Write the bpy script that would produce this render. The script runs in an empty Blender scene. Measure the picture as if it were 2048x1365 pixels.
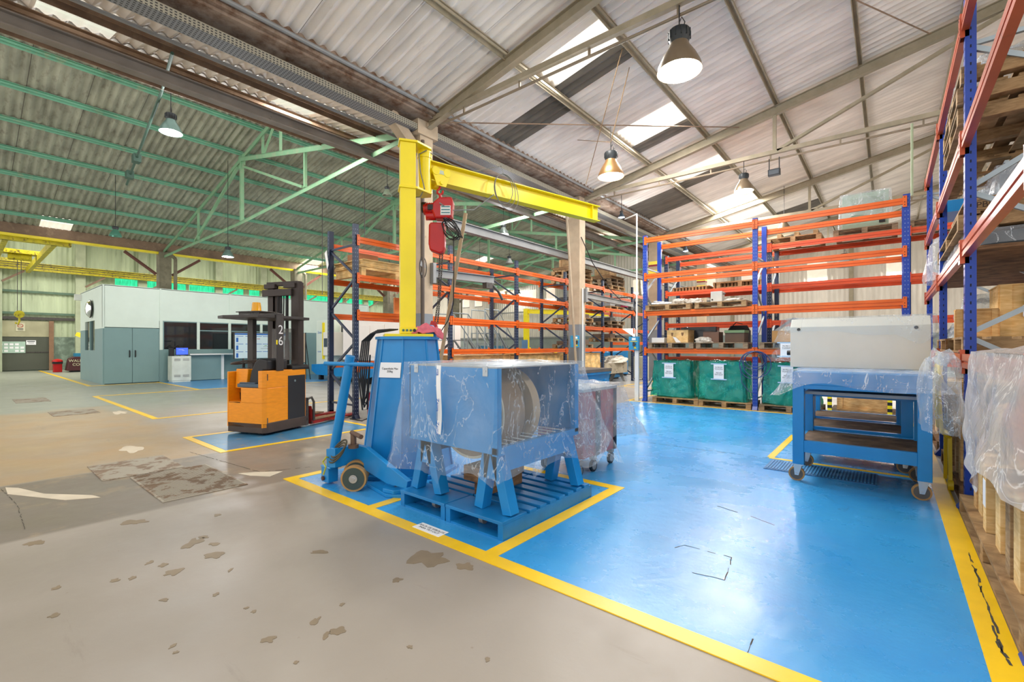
import bpy, bmesh, math, random
from mathutils import Vector, Matrix, Euler, noise
C = bpy.context.scene.collection
S = bpy.context.scene
R = math.radians
random.seed(7)

# ------------------------------------------------------------------ camera, world, exposure
cam_d = bpy.data.cameras.new('camera')
cam_d.sensor_width = 36.0
cam_d.lens = 16.07
cam_d.shift_y = 0.0046
cam_d.clip_end = 200
cam = bpy.data.objects.new('camera', cam_d)
cam.location = (0, 0, 1.4)
cam.rotation_euler = (R(90), 0, R(39.5))
C.objects.link(cam)
S.camera = cam
S.view_settings.view_transform = 'Standard'
S.view_settings.look = 'None'
S.view_settings.exposure = -0.05
S.view_settings.gamma = 1.0
w = bpy.data.worlds.new('daylight')
w.use_nodes = True
S.world = w
_bg = w.node_tree.nodes['Background']
_bg.inputs[0].default_value = (1.0, 0.97, 0.93, 1)
_bg.inputs[1].default_value = 1.55
S.cycles.max_bounces = 8
S.cycles.transparent_max_bounces = 24
S.cycles.diffuse_bounces = 5
S.cycles.glossy_bounces = 3
S.cycles.sample_clamp_indirect = 6.0
S.cycles.use_denoising = True

# ------------------------------------------------------------------ materials
MATS = {}
def _nt(name):
    m = bpy.data.materials.new(name); m.use_nodes = True
    nt = m.node_tree
    return m, nt, nt.nodes, nt.links, nt.nodes['Principled BSDF']

def srgb(h):
    h = h.lstrip('#')
    v = [int(h[i:i+2], 16)/255 for i in (0, 2, 4)]
    return tuple(((c/12.92) if c <= .04045 else ((c+.055)/1.055)**2.4) for c in v) + (1,)

def mat(name, col, rough=.5, metal=0, var=.15, vs=3.0, second=None, cover=.35, sharp=.08, bump=0, bs=40, stretch=(1, 1, 1), emit=0, spec=.5, second_rough=None):
    """base colour with soft tonal variation; optional second colour in worn patches"""
    if name in MATS: return MATS[name]
    m, nt, N, L, P = _nt(name)
    c = srgb(col) if isinstance(col, str) else col
    tc = N.new('ShaderNodeTexCoord'); mp = N.new('ShaderNodeMapping')
    mp.inputs['Scale'].default_value = stretch
    L.new(tc.outputs['Object'], mp.inputs[0])
    n1 = N.new('ShaderNodeTexNoise'); n1.inputs['Scale'].default_value = vs; n1.inputs['Detail'].default_value = 5
    L.new(mp.outputs[0], n1.inputs[0])
    r1 = N.new('ShaderNodeMapRange'); r1.inputs[1].default_value = .3; r1.inputs[2].default_value = .7
    r1.inputs[3].default_value = 1-var; r1.inputs[4].default_value = 1+var*.5
    L.new(n1.outputs[0], r1.inputs[0])
    mul = N.new('ShaderNodeVectorMath'); mul.operation = 'SCALE'
    mul.inputs[0].default_value = c[:3]
    L.new(r1.outputs[0], mul.inputs['Scale'])
    out = mul.outputs[0]
    if second:
        n2 = N.new('ShaderNodeTexNoise'); n2.inputs['Scale'].default_value = vs*2.3; n2.inputs['Detail'].default_value = 8
        n2.inputs['Roughness'].default_value = .65
        L.new(mp.outputs[0], n2.inputs[0])
        r2 = N.new('ShaderNodeMapRange'); r2.inputs[1].default_value = 1-cover-.15; r2.inputs[2].default_value = 1-cover-.15+sharp
        L.new(n2.outputs[0], r2.inputs[0])
        mx = N.new('ShaderNodeMix'); mx.data_type = 'RGBA'
        L.new(r2.outputs[0], mx.inputs['Factor']); L.new(out, mx.inputs['A'])
        mx.inputs['B'].default_value = srgb(second)
        out = mx.outputs['Result']
    L.new(out, P.inputs['Base Color'])
    P.inputs['Roughness'].default_value = rough
    P.inputs['Metallic'].default_value = metal
    P.inputs['Specular IOR Level'].default_value = spec
    if bump:
        n3 = N.new('ShaderNodeTexNoise'); n3.inputs['Scale'].default_value = bs; n3.inputs['Detail'].default_value = 4
        L.new(mp.outputs[0], n3.inputs[0])
        b = N.new('ShaderNodeBump'); b.inputs['Strength'].default_value = bump; b.inputs['Distance'].default_value = .01
        L.new(n3.outputs[0], b.inputs['Height']); L.new(b.outputs[0], P.inputs['Normal'])
    if emit:
        P.inputs['Emission Color'].default_value = c; P.inputs['Emission Strength'].default_value = emit
    MATS[name] = m
    return m

def film(name, tint, base, lo=.12, hi=.75, vs=3.0, rough=.15, bump=.6):
    """wrinkled translucent plastic sheeting"""
    if name in MATS: return MATS[name]
    m, nt, N, L, P = _nt(name)
    out = N['Material Output']
    tc = N.new('ShaderNodeTexCoord')
    mp = N.new('ShaderNodeMapping'); mp.inputs['Scale'].default_value = (1, 1, .55); mp.inputs['Rotation'].default_value = (.3, .5, .2); L.new(tc.outputs['Object'], mp.inputs[0])
    n = N.new('ShaderNodeTexNoise'); n.inputs['Scale'].default_value = vs; n.inputs['Detail'].default_value = 5
    n.inputs['Distortion'].default_value = .6; n.inputs['Roughness'].default_value = .6
    L.new(mp.outputs[0], n.inputs[0])
    n2 = N.new('ShaderNodeTexNoise'); n2.inputs['Scale'].default_value = vs*.5; n2.inputs['Detail'].default_value = 2; L.new(tc.outputs['Object'], n2.inputs[0])
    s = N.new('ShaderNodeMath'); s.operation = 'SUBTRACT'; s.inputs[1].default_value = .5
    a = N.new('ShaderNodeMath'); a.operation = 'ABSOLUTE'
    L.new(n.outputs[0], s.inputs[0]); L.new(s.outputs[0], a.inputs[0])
    r0 = N.new('ShaderNodeMapRange'); r0.inputs[1].default_value = 0; r0.inputs[2].default_value = .009; r0.inputs[3].default_value = (hi-lo)*1.5; r0.inputs[4].default_value = 0  # crease streaks of extra opacity paint in lamp glints on the wrinkles
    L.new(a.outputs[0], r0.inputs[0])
    r1 = N.new('ShaderNodeMapRange'); r1.inputs[1].default_value = .3; r1.inputs[2].default_value = .7; r1.inputs[3].default_value = lo; r1.inputs[4].default_value = lo+(hi-lo)*.5
    L.new(n2.outputs[0], r1.inputs[0])
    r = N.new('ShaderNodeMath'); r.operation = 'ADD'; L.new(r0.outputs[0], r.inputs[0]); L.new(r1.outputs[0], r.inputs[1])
    lw = N.new('ShaderNodeLayerWeight'); lw.inputs[0].default_value = .25
    ad = N.new('ShaderNodeMath'); ad.operation = 'MULTIPLY_ADD'; ad.inputs[1].default_value = .3; ad.use_clamp = True
    L.new(lw.outputs['Facing'], ad.inputs[0]); L.new(r.outputs[0], ad.inputs[2])
    T = N.new('ShaderNodeBsdfTransparent'); T.inputs[0].default_value = tint
    b = N.new('ShaderNodeBump'); b.inputs['Strength'].default_value = bump; b.inputs['Distance'].default_value = .05
    L.new(n.outputs[0], b.inputs['Height']); L.new(b.outputs[0], P.inputs['Normal'])
    P.inputs['Base Color'].default_value = base; P.inputs['Roughness'].default_value = rough
    P.inputs['Specular IOR Level'].default_value = .9
    mx = N.new('ShaderNodeMixShader')
    L.new(ad.outputs[0], mx.inputs[0]); L.new(T.outputs[0], mx.inputs[1]); L.new(P.outputs[0], mx.inputs[2])
    L.new(mx.outputs[0], out.inputs[0])
    MATS[name] = m
    return m

def wood(name, c1, c2, rough=.75, sc=1.0, dirt=None):
    if name in MATS: return MATS[name]
    m, nt, N, L, P = _nt(name)
    tc = N.new('ShaderNodeTexCoord'); mp = N.new('ShaderNodeMapping'); mp.inputs['Scale'].default_value = (3*sc, 3*sc, 14*sc)
    L.new(tc.outputs['Object'], mp.inputs[0])
    n = N.new('ShaderNodeTexNoise'); n.inputs['Scale'].default_value = 2.2; n.inputs['Detail'].default_value = 8; n.inputs['Distortion'].default_value = 1.2
    L.new(mp.outputs[0], n.inputs[0])
    cr = N.new('ShaderNodeValToRGB'); cr.color_ramp.elements[0].position = .3; cr.color_ramp.elements[1].position = .7
    cr.color_ramp.elements[0].color = srgb(c1); cr.color_ramp.elements[1].color = srgb(c2)
    L.new(n.outputs[0], cr.inputs[0])
    out = cr.outputs[0]
    # per-board tone shift
    n2 = N.new('ShaderNodeTexNoise'); n2.inputs['Scale'].default_value = 5.0; n2.inputs['Detail'].default_value = 1
    L.new(tc.outputs['Object'], n2.inputs[0])
    r = N.new('ShaderNodeMapRange'); r.inputs[1].default_value = .35; r.inputs[2].default_value = .65; r.inputs[3].default_value = .72; r.inputs[4].default_value = 1.12
    L.new(n2.outputs[0], r.inputs[0])
    mu = N.new('ShaderNodeVectorMath'); mu.operation = 'SCALE'
    L.new(out, mu.inputs[0]); L.new(r.outputs[0], mu.inputs['Scale'])
    L.new(mu.outputs[0], P.inputs['Base Color'])
    P.inputs['Roughness'].default_value = rough; P.inputs['Specular IOR Level'].default_value = .25
    MATS[name] = m
    return m

def emis(name, col, st):
    if name in MATS: return MATS[name]
    m, nt, N, L, P = _nt(name)
    P.inputs['Base Color'].default_value = col
    P.inputs['Emission Color'].default_value = col; P.inputs['Emission Strength'].default_value = st
    MATS[name] = m
    return m

def daypane(name, tint, keep=.85, dirt=.25, vs=2.0, stretch=(1, 1, 1), diff=.2):
    """dirty translucent sheet that lets the daylight outside through"""
    if name in MATS: return MATS[name]
    m, nt, N, L, P = _nt(name)
    tc = N.new('ShaderNodeTexCoord'); mp = N.new('ShaderNodeMapping'); mp.inputs['Scale'].default_value = stretch
    L.new(tc.outputs['Object'], mp.inputs[0])
    n = N.new('ShaderNodeTexNoise'); n.inputs['Scale'].default_value = vs; n.inputs['Detail'].default_value = 5
    L.new(mp.outputs[0], n.inputs[0])
    r = N.new('ShaderNodeMapRange'); r.inputs[1].default_value = .35; r.inputs[2].default_value = .7; r.inputs[3].default_value = 1-keep; r.inputs[4].default_value = 1-keep+dirt
    L.new(n.outputs[0], r.inputs[0])
    T = N.new('ShaderNodeBsdfTransparent'); T.inputs[0].default_value = tint
    U = N.new('ShaderNodeBsdfTranslucent'); U.inputs[0].default_value = tint
    tm = N.new('ShaderNodeMixShader'); tm.inputs[0].default_value = diff
    L.new(T.outputs[0], tm.inputs[1]); L.new(U.outputs[0], tm.inputs[2])
    P.inputs['Base Color'].default_value = tuple(x*.8 for x in tint[:3])+(1,); P.inputs['Roughness'].default_value = .5
    mx = N.new('ShaderNodeMixShader')
    L.new(r.outputs[0], mx.inputs[0]); L.new(tm.outputs[0], mx.inputs[1]); L.new(P.outputs[0], mx.inputs[2])
    L.new(mx.outputs[0], N['Material Output'].inputs[0])
    MATS[name] = m
    return m

# ------------------------------------------------------------------ object helpers
def tag(o, label=None, cat=None, group=None, kind=None):
    if label: o['label'] = label
    if cat: o['category'] = cat
    if group: o['group'] = group
    if kind: o['kind'] = kind
    return o

def thing(name, label, cat, loc=(0, 0, 0), rz=0, group=None):
    o = bpy.data.objects.new(name, None); C.objects.link(o)
    o.empty_display_size = .1
    o.location = loc; o.rotation_euler = (0, 0, rz)
    o['_m'] = 1
    return tag(o, label, cat, group)

def _inv(o):
    M = Matrix.Identity(4)
    while o is not None:
        M = Matrix.Translation(o.location) @ o.rotation_euler.to_matrix().to_4x4() @ M
        o = o.parent
    return M.inverted()

class MB:
    def __init__(s): s.v = []; s.f = []; s.m = []
    def add(s, vs, fs, mi=0):
        b = len(s.v); s.v += [Vector(v) for v in vs]
        s.f += [tuple(i+b for i in f) for f in fs]; s.m += [mi]*len(fs)
        return s
    def box(s, x0, x1, y0, y1, z0, z1, mi=0):
        vs = [(x, y, z) for x in (x0, x1) for y in (y0, y1) for z in (z0, z1)]
        return s.add(vs, [(0, 1, 3, 2), (4, 6, 7, 5), (0, 4, 5, 1), (2, 3, 7, 6), (0, 2, 6, 4), (1, 5, 7, 3)], mi)
    def bar(s, p, q, w, h, up=(0, 0, 1), mi=0):
        p = Vector(p); q = Vector(q); d = (q-p)
        if d.length < 1e-6: return s
        d.normalize(); up = Vector(up)
        if abs(d.dot(up)) > .99: up = Vector((0, 1, 0))
        a = d.cross(up).normalized(); b = a.cross(d).normalized()
        vs = []
        for o in (p, q):
            for i, j in ((-1, -1), (1, -1), (1, 1), (-1, 1)): vs.append(o+a*i*w/2+b*j*h/2)
        return s.add(vs, [(0, 3, 2, 1), (4, 5, 6, 7), (0, 1, 5, 4), (1, 2, 6, 5), (2, 3, 7, 6), (3, 0, 4, 7)], mi)
    def angle(s, p, q, w, t=.008, up=(0, 0, 1), mi=0):
        """L section"""
        p = Vector(p); q = Vector(q); d = (q-p).normalized(); up = Vector(up)
        if abs(d.dot(up)) > .99: up = Vector((0, 1, 0))
        a = d.cross(up).normalized(); b = a.cross(d).normalized()
        s.bar(p, q, w, t, up, mi)
        s.bar(p+a*(w/2-t/2)-b*w/2, q+a*(w/2-t/2)-b*w/2, t, w, up, mi)
        return s
    def ibeam(s, p, q, w, h, t=.01, up=(0, 0, 1), mi=0):
        p = Vector(p); q = Vector(q); d = (q-p).normalized(); up = Vector(up)
        if abs(d.dot(up)) > .99: up = Vector((0, 1, 0))
        a = d.cross(up).normalized(); b = a.cross(d).normalized()
        for k in (-1, 1): s.bar(p+b*k*(h/2-t/2), q+b*k*(h/2-t/2), w, t, b, mi)
        s.bar(p, q, t, h-2*t, b, mi)
        return s
    def cyl(s, p, q, r, n=16, r2=None, caps=True, mi=0):
        p = Vector(p); q = Vector(q); d = (q-p).normalized(); r2 = r if r2 is None else r2
        up = Vector((0, 0, 1)) if abs(d.z) < .9 else Vector((1, 0, 0))
        a = d.cross(up).normalized(); b = a.cross(d).normalized(); vs = []
        for o, rr in ((p, r), (q, r2)):
            for i in range(n):
                t = 2*math.pi*i/n; vs.append(o+a*math.cos(t)*rr+b*math.sin(t)*rr)
        fs = [(i, (i+1) % n, n+(i+1) % n, n+i) for i in range(n)]
        if caps: fs += [tuple(reversed(range(n))), tuple(range(n, 2*n))]
        return s.add(vs, fs, mi)
    def tube(s, pts, r, n=8, closed=False, mi=0):
        pts = [Vector(p) for p in pts]; k = len(pts); vs = []; prev = None
        for i, p in enumerate(pts):
            if closed: d = pts[(i+1) % k]-pts[i-1]
            else: d = pts[min(i+1, k-1)]-pts[max(i-1, 0)]
            if d.length < 1e-9: d = Vector((0, 0, 1))
            d.normalize()
            if prev is None:
                up = Vector((0, 0, 1)) if abs(d.z) < .9 else Vector((1, 0, 0))
                a = d.cross(up).normalized()
            else:
                a = (prev-d*prev.dot(d))
                a = a.normalized() if a.length > 1e-6 else d.orthogonal().normalized()
            prev = a; b = d.cross(a)
            for j in range(n):
                t = 2*math.pi*j/n; vs.append(p+a*math.cos(t)*r+b*math.sin(t)*r)
        fs = []
        for i in range(k if closed else k-1):
            for j in range(n):
                i2 = (i+1) % k
                fs.append((i*n+j, i*n+(j+1) % n, i2*n+(j+1) % n, i2*n+j))
        if not closed: fs += [tuple(reversed(range(n))), tuple(range((k-1)*n, k*n))]
        return s.add(vs, fs, mi)
    def lathe(s, prof, c=(0, 0, 0), n=24, axis=(0, 0, 1), mi=0):
        """prof: list of (radius, height)"""
        ax = Vector(axis).normalized(); up = Vector((1, 0, 0)) if abs(ax.x) < .9 else Vector((0, 1, 0))
        a = ax.cross(up).normalized(); b = ax.cross(a); c = Vector(c); vs = []
        for r, h in prof:
            for i in range(n):
                t = 2*math.pi*i/n; vs.append(c+ax*h+(a*math.cos(t)+b*math.sin(t))*max(r, 1e-4))
        fs = []
        for k in range(len(prof)-1):
            for i in range(n): fs.append((k*n+i, k*n+(i+1) % n, (k+1)*n+(i+1) % n, (k+1)*n+i))
        return s.add(vs, fs, mi)
    def prism(s, pts, d, mi=0):
        """pts: planar 3D polygon, extruded by vector d"""
        pts = [Vector(p) for p in pts]; d = Vector(d); n = len(pts)
        vs = pts+[p+d for p in pts]
        fs = [tuple(range(n)), tuple(reversed(range(n, 2*n)))]+[(i, n+i, n+(i+1) % n, (i+1) % n) for i in range(n)]
        return s.add(vs, fs, mi)
    def grid(s, fn, nu, nv, mi=0):
        vs = [fn(i/nu, j/nv) for j in range(nv+1) for i in range(nu+1)]
        fs = [(j*(nu+1)+i, j*(nu+1)+i+1, (j+1)*(nu+1)+i+1, (j+1)*(nu+1)+i) for j in range(nv) for i in range(nu)]
        return s.add(vs, fs, mi)
    def xform(s, M):
        s.v = [M @ v for v in s.v]; return s
    def build(s, name, mats, parent=None, smooth=False, local=False, bevel=0, label=None, origin=None):
        if not isinstance(mats, (list, tuple)): mats = [mats]
        vs = s.v
        if parent is not None and not local:
            I = _inv(parent); vs = [I @ v for v in vs]
        o_loc = None
        if parent is None and not local:
            if origin is None:
                xs = [v.x for v in vs]; ys = [v.y for v in vs]; zs = [v.z for v in vs]
                origin = Vector(((min(xs)+max(xs))/2, (min(ys)+max(ys))/2, min(zs)))
            o_loc = Vector(origin); vs = [v-o_loc for v in vs]
        me = bpy.data.meshes.new(name)
        me.from_pydata([tuple(v) for v in vs], [], s.f)
        for m_ in mats: me.materials.append(m_)
        if len(mats) > 1: me.polygons.foreach_set('material_index', s.m)
        bm = bmesh.new(); bm.from_mesh(me); bmesh.ops.recalc_face_normals(bm, faces=bm.faces)
        bm.to_mesh(me); bm.free()
        if smooth:
            me.polygons.foreach_set('use_smooth', [True]*len(me.polygons))
            me.set_sharp_from_angle(angle=R(38))
        me.update()
        o = bpy.data.objects.new(name, me); C.objects.link(o)
        if o_loc is not None: o.location = o_loc
        if parent is not None: o.parent = parent
        if bevel:
            b = o.modifiers.new('bevel', 'BEVEL'); b.width = bevel; b.segments = 2; b.limit_method = 'ANGLE'
        if label: o['label'] = label
        return o

def struct(name, mb, mats, **k):
    o = mb.build(name, mats, **k); o['kind'] = 'structure'; return o

def copy_tree(o, parent=None):
    c = o.copy(); C.objects.link(c); c.parent = parent
    for ch in [x for x in KIDS.get(o.name, [])]:
        copy_tree(ch, c)
    return c
KIDS = {}
def remember(root):
    """index the children of a prototype (two levels)"""
    KIDS[root.name] = [x for x in C.objects if x.parent == root]
    for k in KIDS[root.name]: KIDS[k.name] = [x for x in C.objects if x.parent == k]
def place(proto, used, loc, rz, label, group=None):
    """first call moves the prototype itself, later calls copy it"""
    if not used: o = proto; used.append(1)
    else: o = copy_tree(proto)
    o.location = loc; o.rotation_euler = (0, 0, rz); o['label'] = label
    if group: o['group'] = group
    return o

def text(s, size, m, parent, loc, rot, name='lettering', ext=.0015, align='CENTER', world=True, spacing=1.0):
    cu = bpy.data.curves.new(name, 'FONT'); cu.body = s; cu.size = size; cu.extrude = ext
    cu.align_x = align; cu.align_y = 'CENTER'; cu.materials.append(m); cu.space_line = spacing
    o = bpy.data.objects.new(name, cu); C.objects.link(o)
    M = Matrix.Translation(loc) @ Euler(rot).to_matrix().to_4x4()
    if parent is not None:
        if world: M = _inv(parent) @ M
        o.parent = parent
    o.matrix_local = M if parent is not None else M
    if parent is None: o.matrix_world = M
    dg = bpy.context.evaluated_depsgraph_get(); dg.update()
    me = bpy.data.meshes.new_from_object(o.evaluated_get(dg)); me.name = name
    q = bpy.data.objects.new(name, me); C.objects.link(q); q.parent = parent; q.matrix_local = o.matrix_local.copy()
    if not me.materials: me.materials.append(m)
    bpy.data.objects.remove(o)
    return q

# ------------------------------------------------------------------ palette
def slotmat(name, col, hole, a, pa, da, b, pb, db, rough=.45, metal=.3):
    if name in MATS: return MATS[name]
    m, nt, N, L, P = _nt(name)
    tc = N.new('ShaderNodeTexCoord'); sx = N.new('ShaderNodeSeparateXYZ'); L.new(tc.outputs['Object'], sx.inputs[0])
    def duty(ax, p, d):
        x = N.new('ShaderNodeMath'); x.operation = 'DIVIDE'; x.inputs[1].default_value = p; L.new(sx.outputs[ax], x.inputs[0])
        y = N.new('ShaderNodeMath'); y.operation = 'FRACT'; L.new(x.outputs[0], y.inputs[0])
        z = N.new('ShaderNodeMath'); z.operation = 'LESS_THAN'; z.inputs[1].default_value = d; L.new(y.outputs[0], z.inputs[0])
        return z.outputs[0]
    mu = N.new('ShaderNodeMath'); mu.operation = 'MULTIPLY'
    L.new(duty(a, pa, da), mu.inputs[0]); L.new(duty(b, pb, db), mu.inputs[1])
    mx = N.new('ShaderNodeMix'); mx.data_type = 'RGBA'; L.new(mu.outputs[0], mx.inputs['Factor'])
    mx.inputs['A'].default_value = srgb(col); mx.inputs['B'].default_value = srgb(hole)
    L.new(mx.outputs['Result'], P.inputs['Base Color']); P.inputs['Roughness'].default_value = rough; P.inputs['Metallic'].default_value = metal
    MATS[name] = m
    return m

BLUE = mat('blue_enamel', '#1583C4', .32, 0, .10, 4)
BLUE_D = mat('blue_enamel_pallet', '#1278B6', .4, 0, .15, 6, bump=.1)
YEL = mat('crane_yellow', '#F2DC12', .28, 0, .06, 3)
YEL_O = mat('old_yellow', '#C9BC1C', .5, 0, .3, 4, second='#6A5A20', cover=.3)
ORA = mat('rack_orange', '#DD600C', .4, 0, .12, 3, second='#9C4C20', cover=.2, sharp=.1)
ORA_R = mat('rack_orange_worn', '#C25A38', .28, .1, .2, 3, second='#8A4630', cover=.28, sharp=.2)
NAVY = mat('rack_navy', '#152A48', .4, 0, .15, 3)
RBLUE = mat('rack_blue', '#0A3A9C', .35, 0, .12, 3)
GALV = mat('galvanised', '#9AA6AC', .38, .6, .15, 4)
HOLE = mat('slot_dark', '#0B1222', .8)
HOLEL = mat('slot_light', '#8E97A4', .8)
RED = mat('hoist_red', '#B4080E', .3, 0, .12, 4, second='#5A0C10', cover=.12)
BLK = mat('black_rubber', '#16171A', .5, 0, .1)
DKGREY = mat('dark_grey_steel', '#4A4642', .5, .2, .2, 6, second='#2A2622', cover=.3)
GREY = mat('grey_steel', '#8A8C8C', .5, .2, .12)
WHITE = mat('white_paint', '#E6E8E4', .4, 0, .04)
PAPER = mat('paper', '#EDEFF0', .7, 0, .03)
INK = mat('ink', '#22242A', .7)
INKB = mat('ink_blue', '#1C63B8', .7)
PINE = wood('pine', '#B98A52', '#DDB67C')
PINE_L = wood('pine_light', '#D2A866', '#EBCB92')
OLDW = wood('old_wood', '#7E6242', '#B2936A')
DARKW = wood('dark_wood', '#5E4634', '#8E6C4C')
STEEL = mat('bright_steel', '#B9BCBE', .25, .9, .08)
CREAM = mat('machine_cream', '#E9E4D8', .4, 0, .04)
AMBER = mat('forklift_orange', '#EE9310', .4, 0, .1, 3, second='#6E4214', cover=.16, sharp=.02, stretch=(3, 3, 14))
STRUC_G = mat('truss_green', '#86B48C', .6, 0, .15, 2, second='#A8AC90', cover=.35, sharp=.3)
STRUC_T = mat('truss_teal', '#74B093', .6, 0, .15, 2, second='#8AA88A', cover=.3)
STRUC_C = mat('truss_cream', '#A0957F', .65, 0, .15, 2, second='#8A846C', cover=.42, sharp=.35)
STRUC_B = mat('beam_brown', '#846C58', .7, 0, .3, 2, second='#A08A72', cover=.35, sharp=.3)
CONC = mat('column_whitewash', '#BBA88E', .8, 0, .2, 3, second='#8A735A', cover=.22, sharp=.2, bump=.2)
CONCG = mat('column_grey', '#7F858A', .6, 0, .08, 3)
GUTT = mat('gutter_concrete', '#9A8878', .85, 0, .3, 2, second='#62452F', cover=.45, sharp=.25, bump=.3)
ROOFM = mat('roof_cement', '#E6E0D8', .85, 0, .2, 1.6, second='#A89C90', cover=.22, sharp=.3, stretch=(.6, 2.2, 1))
ROOFD = mat('roof_cement_dark', '#6A655C', .85, 0, .3, 3, stretch=(.6, 2.2, 1))
ROOFL = mat('roof_cement_green', '#A3A491', .85, 0, .3, 1.5, second='#625B4C', cover=.33, sharp=.3, stretch=(.8, 2.4, 1))
WALLW = mat('wall_sheet_white', '#D9D3C8', .7, 0, .12, 2, stretch=(2, 2, .5))
WALLG = mat('wall_sheet_green', '#B9C6A4', .7, 0, .2, 1.2, second='#59644E', cover=.27, sharp=.3, stretch=(2, 2, .35))
WALLD = mat('wall_dado', '#8C9692', .7, 0, .1, 2)
YLINE = mat('floor_yellow', '#F5C70E', .35, 0, .08, 6, second='#B08E2A', cover=.14, sharp=.06)
SKY = daypane('skylight_sheet', (1, .95, .86, 1), .97, .12, 1.2, (1, 3, 1), diff=.6)
WINP = daypane('window_pane', (1, .93, .84, 1), .85, .3, 1.5)
GRNP = daypane('green_pane', (.05, .86, .42, 1), .85, .55, 4, (1, 3, .6))
LAMP = emis('lamp_glow', (.95, .98, 1, 1), 30)
GLASSD = mat('office_glass', '#34383A', .04, .3, .1, 1)

# floor: painted concrete with tan, green-grey and worn areas
def floor_mat():
    m, nt, N, L, P = _nt('concrete_floor')
    tc = N.new('ShaderNodeTexCoord')
    sx = N.new('ShaderNodeSeparateXYZ'); L.new(tc.outputs['Object'], sx.inputs[0])
    def noise_(sc, det=6, ro=.6, st=(1, 1, 1)):
        mp = N.new('ShaderNodeMapping'); mp.inputs['Scale'].default_value = st; L.new(tc.outputs['Object'], mp.inputs[0])
        n = N.new('ShaderNodeTexNoise'); n.inputs['Scale'].default_value = sc; n.inputs['Detail'].default_value = det; n.inputs['Roughness'].default_value = ro
        L.new(mp.outputs[0], n.inputs[0]); return n.outputs[0]
    def mr(x, a, b, c, d):
        r = N.new('ShaderNodeMapRange'); L.new(x, r.inputs[0])
        for i, v in enumerate((a, b, c, d)): r.inputs[i+1].default_value = v
        return r.outputs[0]
    def mix(f, A, B):
        x = N.new('ShaderNodeMix'); x.data_type = 'RGBA'; L.new(f, x.inputs['Factor'])
        for k, v in (('A', A), ('B', B)):
            if isinstance(v, str): x.inputs[k].default_value = srgb(v)
            else: L.new(v, x.inputs[k])
        return x.outputs['Result']
    def mul(a, b):
        x = N.new('ShaderNodeMath'); x.operation = 'MULTIPLY'; L.new(a, x.inputs[0]); L.new(b, x.inputs[1]); return x.outputs[0]
    def addn(a, b, k):
        x = N.new('ShaderNodeMath'); x.operation = 'MULTIPLY_ADD'; L.new(b, x.inputs[0]); x.inputs[1].default_value = k; L.new(a, x.inputs[2]); return x.outputs[0]
    base = mix(mr(noise_(.5), .35, .65, 0, 1), '#938A7D', '#9D9488')
    fx = addn(sx.outputs[0], noise_(.6), 3.0)
    fy = addn(sx.outputs[1], noise_(.8), 1.6)
    green = mul(mr(fx, -9.5, -12.5, 0, 1), mr(fx, 0, 1, 1, 1))
    col = mix(green, base, '#93988A')
    tan = mul(mul(mr(fx, -12.6, -11.8, 0, 1), mr(sx.outputs[0], -6.78, -6.84, 0, 1)), mr(fy, 3.3, 2.9, 0, 1))
    col = mix(mul(tan, mr(noise_(1.6, 8), .3, .6, .5, 1)), col, '#A88F6C')
    X0_, Y0_ = sx.outputs[0], sx.outputs[1]
    gr = mul(mul(mr(X0_, -6.80, -6.74, 0, 1), mr(X0_, -4.80, -4.86, 0, 1)), mr(fy, 4.6, 4.3, 0, 1))
    col = mix(gr, col, '#7C7367')
    worn = mul(gr, mr(noise_(2.2, 8, .7), .55, .7, 0, .8))
    col = mix(worn, col, '#A08C70')
    far = mr(sx.outputs[1], 4.2, 5.5, 0, 1)
    col = mix(far, col, '#8F8C86')
    streak = mr(noise_(3, 8, .7, (.25, 1.6, 1)), .62, .72, 0, .45)
    col = mix(streak, col, '#7C7063')
    spk = mr(noise_(9, 3), .72, .76, 0, .6)
    col = mix(spk, col, '#7E6F5C')
    L.new(col, P.inputs['Base Color'])
    L.new(mr(noise_(1.3), .3, .7, .28, .55), P.inputs['Roughness'])
    b = N.new('ShaderNodeBump'); b.inputs['Strength'].default_value = .12; b.inputs['Distance'].default_value = .01
    L.new(noise_(14), b.inputs['Height']); L.new(b.outputs[0], P.inputs['Normal'])
    return m
FLOORM = floor_mat()

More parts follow.
